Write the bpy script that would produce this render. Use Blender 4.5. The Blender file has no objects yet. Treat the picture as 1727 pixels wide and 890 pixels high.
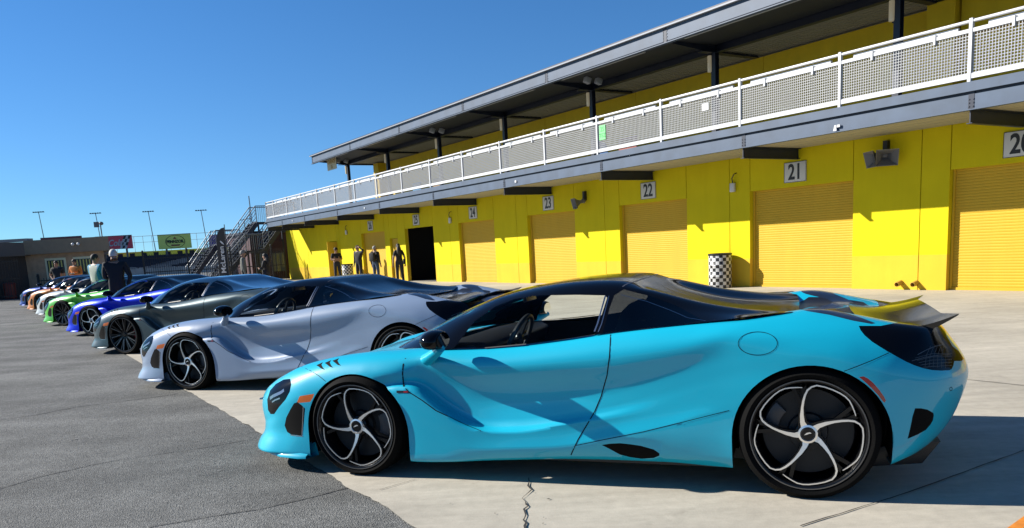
import bpy, bmesh, math, random
import numpy as np
from mathutils import Vector, Matrix
from mathutils.bvhtree import BVHTree
random.seed(7)
rad = math.radians
sc = bpy.context.scene
COL = sc.collection

# ---------------------------------------------------------------- camera
F_, CYP, PITCH, ROLL, CAMH = 1344.59, 639.94, rad(9.547), rad(3.1322), 1.3881
FW, FH = 1727.0, 890.0
_p, _r = PITCH, ROLL
V3 = lambda *a: np.array(a, float)
fwd = V3(0, math.cos(_p), -math.sin(_p)); up0 = V3(0, math.sin(_p), math.cos(_p)); rt0 = V3(1, 0, 0)
RT = rt0 * math.cos(_r) - up0 * math.sin(_r); UP = up0 * math.cos(_r) + rt0 * math.sin(_r)
CAM = V3(0, 0, CAMH)
camd = bpy.data.cameras.new('camera'); cam = bpy.data.objects.new('camera', camd); COL.objects.link(cam)
camd.sensor_width = 36; camd.lens = F_ / FW * 36; camd.shift_y = (CYP - FH / 2) / FW
camd.clip_start = 0.05; camd.clip_end = 3000
cam.matrix_world = Matrix(((RT[0], UP[0], -fwd[0], 0), (RT[1], UP[1], -fwd[1], 0), (RT[2], UP[2], -fwd[2], CAMH), (0, 0, 0, 1)))
sc.camera = cam
# ---------------------------------------------------------------- light
SUN_EL, TRAV = 29.5, V3(math.cos(rad(12.5)), -math.sin(rad(12.5)))      # heading of the sunlight on the ground
w = bpy.data.worlds.new('World'); sc.world = w; w.use_nodes = True
nt = w.node_tree; bg = nt.nodes['Background']; sky = nt.nodes.new('ShaderNodeTexSky')
sky.sky_type = 'NISHITA'; sky.sun_disc = False; sky.sun_elevation = rad(SUN_EL)
sky.sun_rotation = rad(270 - math.degrees(math.atan2(TRAV[1], TRAV[0])))
sky.altitude = 700; sky.air_density = 1.0; sky.dust_density = 0.0; sky.ozone_density = 2.0
tcw = nt.nodes.new('ShaderNodeTexCoord'); mpw = nt.nodes.new('ShaderNodeVectorMath'); mpw.operation = 'MULTIPLY_ADD'
mpw.inputs[1].default_value = (1, 1, .95); mpw.inputs[2].default_value = (0, 0, .07)   # keeps clear of the yellow band at the very horizon
nt.links.new(tcw.outputs['Generated'], mpw.inputs[0]); nt.links.new(mpw.outputs[0], sky.inputs['Vector'])
hsw = nt.nodes.new('ShaderNodeHueSaturation'); hsw.inputs['Saturation'].default_value = 1.25
nt.links.new(sky.outputs[0], hsw.inputs['Color']); tnt = nt.nodes.new('ShaderNodeVectorMath'); tnt.operation = 'MULTIPLY'; tnt.inputs[1].default_value = (.86, 1.12, 1.34)
nt.links.new(hsw.outputs[0], tnt.inputs[0]); cl_ = nt.nodes.new('ShaderNodeVectorMath'); cl_.operation = 'MINIMUM'; cl_.inputs[1].default_value = (4.6, 7.4, 9.5)   # tames the aureole round the sun
nt.links.new(tnt.outputs[0], cl_.inputs[0]); nt.links.new(cl_.outputs[0], bg.inputs[0]); bg.inputs[1].default_value = 0.053
sl = bpy.data.lights.new('sun', 'SUN'); sl.energy = 5.0; sl.angle = rad(0.5); sl.color = (1, 0.95, 0.87)
so = bpy.data.objects.new('sun', sl); COL.objects.link(so)
el = rad(SUN_EL); t2 = TRAV / np.linalg.norm(TRAV)
sd = Vector((t2[0] * math.cos(el), t2[1] * math.cos(el), -math.sin(el)))
so.rotation_euler = sd.to_track_quat('-Z', 'Y').to_euler()
sc.view_settings.view_transform = 'Standard'; sc.view_settings.look = 'None'; sc.view_settings.gamma = 1
sc.view_settings.exposure = 1.0
sc.view_settings.use_curve_mapping = False
try:
    sc.cycles.max_bounces = 8; sc.cycles.transparent_max_bounces = 16
except Exception: pass

# ---------------------------------------------------------------- materials
MATS = {}
def mat(name, col, rough=0.6, metal=0.0, coat=0.0, spec=0.5, emit=None, var=0.0, vscale=4.0, bump=0.0, bscale=40.0, coatr=0.03, flake=0.0):
    if name in MATS: return MATS[name]
    if metal < .9: col = tuple(q * .72 for q in col)
    m = bpy.data.materials.new(name); m.use_nodes = True; n = m.node_tree.nodes; L = m.node_tree.links
    b = n['Principled BSDF']; c = (*col, 1)
    b.inputs['Base Color'].default_value = c; b.inputs['Roughness'].default_value = rough
    b.inputs['Metallic'].default_value = metal; b.inputs['Coat Weight'].default_value = coat
    b.inputs['Coat Roughness'].default_value = coatr; b.inputs['Specular IOR Level'].default_value = spec
    if emit: b.inputs['Emission Color'].default_value = (*emit[0], 1); b.inputs['Emission Strength'].default_value = emit[1]
    if var or bump:
        tc = n.new('ShaderNodeTexCoord')
    if var:
        nz = n.new('ShaderNodeTexNoise'); nz.inputs['Scale'].default_value = vscale; nz.inputs['Detail'].default_value = 6
        L.new(tc.outputs['Object'], nz.inputs['Vector'])
        mr = n.new('ShaderNodeMapRange'); mr.inputs[1].default_value = .3; mr.inputs[2].default_value = .7
        mr.inputs[3].default_value = 1 - var; mr.inputs[4].default_value = 1 + var; L.new(nz.outputs[0], mr.inputs[0])
        hs = n.new('ShaderNodeHueSaturation'); hs.inputs['Color'].default_value = c; L.new(mr.outputs[0], hs.inputs['Value'])
        L.new(hs.outputs[0], b.inputs['Base Color'])
    if bump:
        nb = n.new('ShaderNodeTexNoise'); nb.inputs['Scale'].default_value = bscale; nb.inputs['Detail'].default_value = 4
        L.new(tc.outputs['Object'], nb.inputs['Vector'])
        bp = n.new('ShaderNodeBump'); bp.inputs['Strength'].default_value = bump; bp.inputs['Distance'].default_value = .01
        L.new(nb.outputs[0], bp.inputs['Height']); L.new(bp.outputs[0], b.inputs['Normal'])
    MATS[name] = m; return m
def glassmat(name, tint, ior=1.5):
    if name in MATS: return MATS[name]
    m = bpy.data.materials.new(name); m.use_nodes = True; n = m.node_tree.nodes; L = m.node_tree.links
    n.remove(n['Principled BSDF']); o = n['Material Output']
    tr = n.new('ShaderNodeBsdfTransparent'); tr.inputs[0].default_value = (*tint, 1)
    gl = n.new('ShaderNodeBsdfGlossy'); gl.inputs['Roughness'].default_value = 0.01
    fr = n.new('ShaderNodeFresnel'); fr.inputs[0].default_value = ior
    # the fresnel of a thin pane, same from both faces
    mx = n.new('ShaderNodeMixShader'); L.new(fr.outputs[0], mx.inputs[0]); L.new(tr.outputs[0], mx.inputs[1]); L.new(gl.outputs[0], mx.inputs[2])
    L.new(mx.outputs[0], o.inputs[0]); MATS[name] = m; return m

# ---------------------------------------------------------------- helpers
def tag(o, label=None, cat=None, group=None, kind=None):
    if label: o['label'] = label
    if cat: o['category'] = cat
    if group: o['group'] = group
    if kind: o['kind'] = kind
    return o
def empty(name, loc=(0, 0, 0), rz=0.0, label=None, cat=None, group=None):
    o = bpy.data.objects.new(name, None); o.empty_display_size = .3; COL.objects.link(o)
    o.location = loc; o.rotation_euler = (0, 0, rz); return tag(o, label, cat, group)
def copy_tree(o, parent=None):
    c = o.copy(); COL.objects.link(c); c.parent = parent
    for ch in o.children: copy_tree(ch, c)
    return c
class MB:
    def __init__(s): s.v = []; s.f = []; s.mi = []; s.m = 0
    def add(s, V, Fs, mi=None):
        b = len(s.v); s.v += [tuple(map(float, p)) for p in V]; s.f += [tuple(b + i for i in f) for f in Fs]; s.mi += [s.m if mi is None else mi] * len(Fs); return s
    def box(s, x0, x1, y0, y1, z0, z1, mi=None):
        V = [(x, y, z) for z in (z0, z1) for y in (y0, y1) for x in (x0, x1)]
        return s.add(V, [(0, 2, 3, 1), (4, 5, 7, 6), (0, 1, 5, 4), (2, 6, 7, 3), (0, 4, 6, 2), (1, 3, 7, 5)], mi)
    def obox(s, c, ax, ay, az, mi=None):
        c, ax, ay, az = map(lambda q: np.array(q, float), (c, ax, ay, az))
        V = [c + i * ax + j * ay + k * az for k in (-1, 1) for j in (-1, 1) for i in (-1, 1)]
        return s.add(V, [(0, 2, 3, 1), (4, 5, 7, 6), (0, 1, 5, 4), (2, 6, 7, 3), (0, 4, 6, 2), (1, 3, 7, 5)], mi)
    def bar(s, a, b, w, h=None, upv=(0, 0, 1), mi=None):
        a = np.array(a, float); b = np.array(b, float); d = b - a; L = np.linalg.norm(d); d = d / L
        u = np.array(upv, float); sd_ = np.cross(d, u)
        if np.linalg.norm(sd_) < 1e-6: sd_ = np.cross(d, (1, 0, 0))
        sd_ /= np.linalg.norm(sd_); u = np.cross(sd_, d); h = h or w
        return s.obox((a + b) / 2, d * L / 2, sd_ * w / 2, u * h / 2, mi)
    def tube(s, pts, r, n=8, closed=False, caps=True, mi=None):
        P = [np.array(p, float) for p in pts]; m = len(P); rr = r if hasattr(r, '__len__') else [r] * m
        b = len(s.v); prev = None
        for i, p in enumerate(P):
            d = (P[(i + 1) % m] - P[i - 1]) if (closed or 0 < i < m - 1) else (P[1] - P[0] if i == 0 else P[-1] - P[-2])
            d = d / (np.linalg.norm(d) + 1e-9)
            if prev is None:
                a = np.cross(d, (0, 0, 1)); a = a if np.linalg.norm(a) > .1 else np.cross(d, (1, 0, 0))
            else: a = prev - d * (prev @ d)
            a = a / (np.linalg.norm(a) + 1e-9); prev = a; c = np.cross(d, a)
            for k in range(n):
                t = 2 * math.pi * k / n; s.v.append(tuple(p + rr[i] * (a * math.cos(t) + c * math.sin(t))))
        mi = s.m if mi is None else mi
        for i in range(m if closed else m - 1):
            for k in range(n):
                j = (i + 1) % m; s.f.append((b + i * n + k, b + i * n + (k + 1) % n, b + j * n + (k + 1) % n, b + j * n + k)); s.mi.append(mi)
        if caps and not closed:
            s.f.append(tuple(b + k for k in range(n))[::-1]); s.mi.append(mi); s.f.append(tuple(b + (m - 1) * n + k for k in range(n))); s.mi.append(mi)
        return s
    def lathe(s, prof, n=32, axis='y', c=(0, 0, 0), mi=None, closed=False):
        b = len(s.v); m = len(prof); mi = s.m if mi is None else mi
        for (r, a) in prof:
            for k in range(n):
                t = 2 * math.pi * k / n; x, z = r * math.cos(t), r * math.sin(t)
                s.v.append((c[0] + x, c[1] + a, c[2] + z) if axis == 'y' else (c[0] + x, c[1] + z, c[2] + a))
        for i in range(m - (0 if closed else 1)):
            for k in range(n):
                j = (i + 1) % m; s.f.append((b + i * n + k, b + i * n + (k + 1) % n, b + j * n + (k + 1) % n, b + j * n + k)); s.mi.append(mi)
        return s
    def ball(s, c, r, nu=12, nv=8, mi=None):
        r = r if hasattr(r, '__len__') else (r, r, r); V = []; Fs = []
        for j in range(nv + 1):
            ph = math.pi * j / nv
            for i in range(nu):
                t = 2 * math.pi * i / nu; V.append((c[0] + r[0] * math.sin(ph) * math.cos(t), c[1] + r[1] * math.sin(ph) * math.sin(t), c[2] + r[2] * math.cos(ph)))
        for j in range(nv):
            for i in range(nu): Fs.append((j * nu + i, j * nu + (i + 1) % nu, (j + 1) * nu + (i + 1) % nu, (j + 1) * nu + i))
        return s.add(V, Fs, mi)
    def prism(s, poly, d0, d1, plane='xz', mi=None):
        """extrude 2D polygon; plane xz -> along y from d0 to d1; xy -> along z; yz -> along x"""
        f = {'xz': lambda p, d: (p[0], d, p[1]), 'xy': lambda p, d: (p[0], p[1], d), 'yz': lambda p, d: (d, p[0], p[1])}[plane]
        n = len(poly); V = [f(p, d0) for p in poly] + [f(p, d1) for p in poly]
        Fs = [tuple(range(n)), tuple(range(2 * n - 1, n - 1, -1))] + [(i, i + n, (i + 1) % n + n, (i + 1) % n) for i in range(n)]
        return s.add(V, Fs, mi)
    def build(s, name, mats, parent=None, smooth=False, bevel=0, recalc=True, auto=None, wn=False):
        me = bpy.data.meshes.new(name); me.from_pydata(s.v, [], s.f)
        mats = mats if isinstance(mats, (list, tuple)) else [mats]
        for m in mats: me.materials.append(m)
        me.polygons.foreach_set('material_index', s.mi)
        bm = bmesh.new(); bm.from_mesh(me)
        bmesh.ops.remove_doubles(bm, verts=bm.verts, dist=1e-5) if smooth else None
        if recalc: bmesh.ops.recalc_face_normals(bm, faces=bm.faces)
        if bevel: bmesh.ops.bevel(bm, geom=[e for e in bm.edges if e.is_manifold and e.calc_face_angle(0) > .5], offset=bevel, segments=2, affect='EDGES', profile=.5)
        if smooth or bevel:
            for f in bm.faces: f.smooth = True
        bm.to_mesh(me); bm.free()
        if smooth or bevel: me.set_sharp_from_angle(angle=rad(auto or 40))
        o = bpy.data.objects.new(name, me); COL.objects.link(o); o.parent = parent; return o
def text_mesh(body, size, ext=.002, sx=1.0, bold=0.0, align='CENTER', shear=0.0):
    cu = bpy.data.curves.new('txt', 'FONT'); cu.body = body; cu.size = size; cu.extrude = ext; cu.offset = bold; cu.align_x = align; cu.align_y = 'CENTER'; cu.shear = shear
    cu.resolution_u = 4
    o = bpy.data.objects.new('txt', cu); COL.objects.link(o); bpy.context.view_layer.update()
    me = bpy.data.meshes.new_from_object(o.evaluated_get(bpy.context.evaluated_depsgraph_get()))
    bpy.data.objects.remove(o); me.transform(Matrix.Diagonal((sx, 1, 1, 1))); return me
def text_obj(name, body, size, m, parent, M, **k):
    me = text_mesh(body, size, **k); me.transform(M); me.materials.clear(); me.materials.append(m)
    o = bpy.data.objects.new(name, me); COL.objects.link(o); o.parent = parent; return o

# ---------------------------------------------------------------- frames
PH = rad(32.5216); DD = V3(-math.sin(PH), math.cos(PH)); NN = V3(math.cos(PH), math.sin(PH)); DW = 16.2761
def bp(t, off, z=0): q = NN * (DW - off) + DD * t; return (float(q[0]), float(q[1]), z)
BROT = math.atan2(DD[1], DD[0])          # local x = t; local y = off (towards the cars)
def ray(u, v): return fwd * F_ + RT * (u - FW / 2) - UP * (v - CYP)
def atY(u, v, Y): r = ray(u, v); return CAM + r * (Y / r[1])
def ground(u, v, z=0): r = ray(u, v); return CAM + r * ((z - CAMH) / r[2])
YAW = rad(20.0562)
# ================================================================ CAR
# car frame: x rearwards from the front axle, lateral y negative = near (left) side, z up
# tables use +y for the near side; it is flipped when the mesh is made
CR = V3(math.cos(YAW), -math.sin(YAW)); CO = -V3(math.sin(YAW), math.cos(YAW)); C1 = V3(-0.9852, 4.8778)
def car_world(off1=(0, 0)):   # origin of car frame (y=0)
    return C1 - CO * .955
CARO = car_world()
# camera expressed in car 1's table frame (x, +y near, z)
def to_car(p): d = np.array(p[:2]) - CARO; return V3(d @ CR, d @ CO, p[2])
CC = to_car(CAM)
def proj(P):   # car table frame -> photo pixel
    P = np.asarray(P, float); X = CARO[0] + P[..., 0] * CR[0] + P[..., 1] * CO[0]; Y = CARO[1] + P[..., 0] * CR[1] + P[..., 1] * CO[1]
    d = np.stack([X, Y, P[..., 2] - CAMH], -1); z = d @ fwd
    return np.stack([FW / 2 + F_ * (d @ RT) / z, CYP - F_ * (d @ UP) / z], -1)
def cray(u, v): r = ray(u, v); return V3(r[:2] @ CR, r[:2] @ CO, r[2])

def pchip(x, y, xs):
    x = np.asarray(x, float); y = np.asarray(y, float); h = np.diff(x); h[h < 1e-6] = 1e-6; x = np.concatenate([[x[0]], x[0] + np.cumsum(h)])
    d = np.diff(y) / h; n = len(x); m = np.zeros(n)
    for i in range(1, n - 1):
        if d[i - 1] * d[i] > 0:
            w1 = 2 * h[i] + h[i - 1]; w2 = h[i] + 2 * h[i - 1]; m[i] = (w1 + w2) / (w1 / d[i - 1] + w2 / d[i])
    m[0] = d[0]; m[-1] = d[-1]
    if n > 2:
        m[0] = ((2 * h[0] + h[1]) * d[0] - h[0] * d[1]) / (h[0] + h[1]); m[-1] = ((2 * h[-1] + h[-2]) * d[-1] - h[-1] * d[-2]) / (h[-1] + h[-2])
        if m[0] * d[0] <= 0: m[0] = 0
        if m[-1] * d[-1] <= 0: m[-1] = 0
    i = np.clip(np.searchsorted(x, xs, 'right') - 1, 0, n - 2); t = (xs - x[i]) / h[i]
    return ((1 + 2 * t) * (1 - t) ** 2 * y[i] + t * (1 - t) ** 2 * h[i] * m[i] + t * t * (3 - 2 * t) * y[i + 1] + t * t * (t - 1) * h[i] * m[i + 1])
def smooth1(x, y, xs):   # catmull (non monotone) for softer curves
    x = np.asarray(x, float); y = np.asarray(y, float); h = np.maximum(np.diff(x), 1e-6); d = np.diff(y) / h; n = len(x); m = np.zeros(n)
    m[1:-1] = (d[:-1] * h[1:] + d[1:] * h[:-1]) / (h[1:] + h[:-1]); m[0] = d[0]; m[-1] = d[-1]
    lim = 3 * np.minimum(np.abs(np.r_[d[0], d]), np.abs(np.r_[d, d[-1]])) + .15 * np.maximum(np.abs(np.r_[d[0], d]), np.abs(np.r_[d, d[-1]]))
    m = np.clip(m, -lim, lim)
    i = np.clip(np.searchsorted(x, xs, 'right') - 1, 0, n - 2); t = (xs - x[i]) / h[i]
    return ((1 + 2 * t) * (1 - t) ** 2 * y[i] + t * (1 - t) ** 2 * h[i] * m[i] + t * t * (3 - 2 * t) * y[i + 1] + t * t * (t - 1) * h[i] * m[i + 1])

def loft(table, us, vs, brk=None, wfun=None):
    """table: stations x rows x 3; us, vs = samples per interval lists -> grid points and index grids"""
    T = np.array(table, float); S, R, _ = T.shape
    seg = np.mean(np.linalg.norm(np.diff(T, axis=0), axis=2), axis=1); su = np.r_[0, np.cumsum(np.maximum(seg, .02))]
    uu = []; ui = []
    for i in range(S - 1):
        for k in range(us[i]): uu.append(su[i] + (su[i + 1] - su[i]) * k / us[i]); ui.append(i + k / us[i])
    uu.append(su[-1]); ui.append(S - 1)
    uu = np.array(uu); G = np.zeros((len(uu), R, 3))
    for r in range(R):
        for c in range(3): G[:, r, c] = smooth1(su, T[:, r, c], uu)
    vi = []
    for j in range(R - 1):
        for k in range(vs[j]): vi.append(j + k / vs[j])
    vi.append(R - 1); vi = np.array(vi)
    out = np.zeros((len(uu), len(vi), 3))
    for a in range(len(uu)):
        L = np.r_[0, np.cumsum(np.maximum(np.linalg.norm(np.diff(G[a], axis=0), axis=1), 1e-4))]
        j = np.clip(vi.astype(int), 0, R - 2); sv = L[j] + (L[j + 1] - L[j]) * (vi - j)
        for c in range(3): out[a, :, c] = smooth1(L, G[a, :, c], sv)
        if brk:
            wt_ = wfun(G[a, 6, 0])
            if wt_ > 0:
                for c in range(3):
                    q = out[a, :, c].copy(); e = [0] + brk + [R - 1]
                    for e0, e1 in zip(e[:-1], e[1:]):
                        m_ = (vi >= e0) & (vi <= e1)
                        q[m_] = smooth1(L[e0:e1 + 1], G[a, e0:e1 + 1, c], sv[m_]) if e1 - e0 > 1 else np.interp(sv[m_], L[e0:e1 + 1], G[a, e0:e1 + 1, c])
                    out[a, :, c] = out[a, :, c] * (1 - wt_) + q * wt_
    return out, np.array(ui), vi
def grid_bm(pts, zero_y_first=True):
    bm = bmesh.new(); nu, nv, _ = pts.shape
    vs = [[bm.verts.new(pts[i, j]) for j in range(nv)] for i in range(nu)]
    lay = bm.faces.layers.int.new('part')
    fs = {}
    for i in range(nu - 1):
        for j in range(nv - 1):
            fs[i, j] = bm.faces.new((vs[i][j], vs[i + 1][j], vs[i + 1][j + 1], vs[i][j + 1]))
    bmesh.ops.remove_doubles(bm, verts=bm.verts, dist=2e-4)
    return bm, lay
def inside(poly, p):
    x, y = p; c = False; n = len(poly); j = n - 1
    for i in range(n):
        xi, yi = poly[i]; xj, yj = poly[j]
        if (yi > y) != (yj > y) and x < (xj - xi) * (y - yi) / (yj - yi) + xi: c = not c
        j = i
    return c
def carve(bm, lay, poly, pid, mode='pix', filt=None, only=(0,)):
    """cut the surface along a closed outline and give the faces inside the id; pix = seen from the photo's viewpoint, xz / xy / yz orthographic"""
    pr = {'pix': lambda c: proj(c), 'xz': lambda c: (c[0], c[2]), 'xy': lambda c: (c[0], c[1]), 'yz': lambda c: (c[1], c[2])}[mode]
    filt = filt or (lambda c, n: True)
    P = np.array(poly, float); lo = P.min(0); hi = P.max(0)
    cand = []
    for f in bm.faces:
        if f[lay] not in only: continue
        c = f.calc_center_median()
        if not filt(c, f.normal): continue
        q = np.array([pr(np.array(v.co)) for v in f.verts])
        if (q.max(0) < lo).any() or (q.min(0) > hi).any(): continue
        cand.append(f)
    n = len(P)
    for i in range(n):
        a, b = P[i], P[(i + 1) % n]
        if mode == 'pix':
            r1, r2 = cray(*a), cray(*b); nrm = np.cross(r1, r2); co = CC
        elif mode == 'xz': nrm = V3(b[1] - a[1], 0, -(b[0] - a[0])); co = V3(a[0], 0, a[1])
        elif mode == 'xy': nrm = V3(b[1] - a[1], -(b[0] - a[0]), 0); co = V3(a[0], a[1], 0)
        else: nrm = V3(0, b[1] - a[1], -(b[0] - a[0])); co = V3(0, a[0], a[1])
        l = np.minimum(a, b); h = np.maximum(a, b); sel = []; rest = []
        for f in cand:
            if not f.is_valid: continue
            q = np.array([pr(np.array(v.co)) for v in f.verts])
            if (q.max(0) < l - 1e-6).any() or (q.min(0) > h + 1e-6).any(): rest.append(f)
            else: sel.append(f)
        if sel:
            ed = set(e for f in sel for e in f.edges); ve = set(v for f in sel for v in f.verts)
            res = bmesh.ops.bisect_plane(bm, geom=list(ve) + list(ed) + sel, dist=1e-6, plane_co=co, plane_no=nrm / np.linalg.norm(nrm))
            new = [g for g in res['geom'] if isinstance(g, bmesh.types.BMFace) and g.is_valid]
            cand = rest + new
    Pl = [tuple(p) for p in P]; cnt = 0
    for f in set(cand):
        if f.is_valid and inside(Pl, tuple(pr(np.array(f.calc_center_median())))): f[lay] = pid; cnt += 1
    return cnt
def fix_ngons(bm):
    bmesh.ops.triangulate(bm, faces=[f for f in bm.faces if len(f.verts) > 4])

def split_parts(bm, lay, nrm_ref=None):
    """returns {pid: (verts, faces, normals)}"""
    bm.normal_update(); out = {}
    for f in bm.faces:
        d = out.setdefault(f[lay], ({}, [], [], []))
        ids = []
        for v in f.verts:
            if v.index not in d[0]: d[0][v.index] = len(d[1]); d[1].append(tuple(v.co)); d[3].append(tuple(v.normal))
            ids.append(d[0][v.index])
        d[2].append(tuple(ids))
    return out
def part_obj(name, data, m, parent, mirror='single', side=1, use_n=True):
    """mirror: 'both' = one mesh with both halves; side=+1 near half only, -1 far half only"""
    _, V, Fc, N = data; us = sorted(set(i for f in Fc for i in f)); mp_ = {a: b for b, a in enumerate(us)}; V = np.array([V[i] for i in us]); N = np.array([N[i] for i in us]); Fc = [tuple(mp_[i] for i in f) for f in Fc]; vs = []; fs = []; ns = []
    def put(sgn):
        b = len(vs)
        for v, n in zip(V, N): vs.append((v[0], -v[1] * sgn, v[2])); ns.append((n[0], -n[1] * sgn, n[2]))
        for f in Fc: fs.append(tuple(b + i for i in (f[::-1] if sgn > 0 else f)))
    if mirror == 'both': put(1); put(-1)
    else: put(side)
    me = bpy.data.meshes.new(name); me.from_pydata(vs, [], fs); me.materials.append(m)
    me.polygons.foreach_set('use_smooth', [True] * len(fs))
    # weld the centre line
    bm = bmesh.new(); bm.from_mesh(me)
    bm.to_mesh(me); bm.free()
    if use_n: me.normals_split_custom_set_from_vertices(ns)
    o = bpy.data.objects.new(name, me); COL.objects.link(o); o.parent = parent; return o

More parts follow.
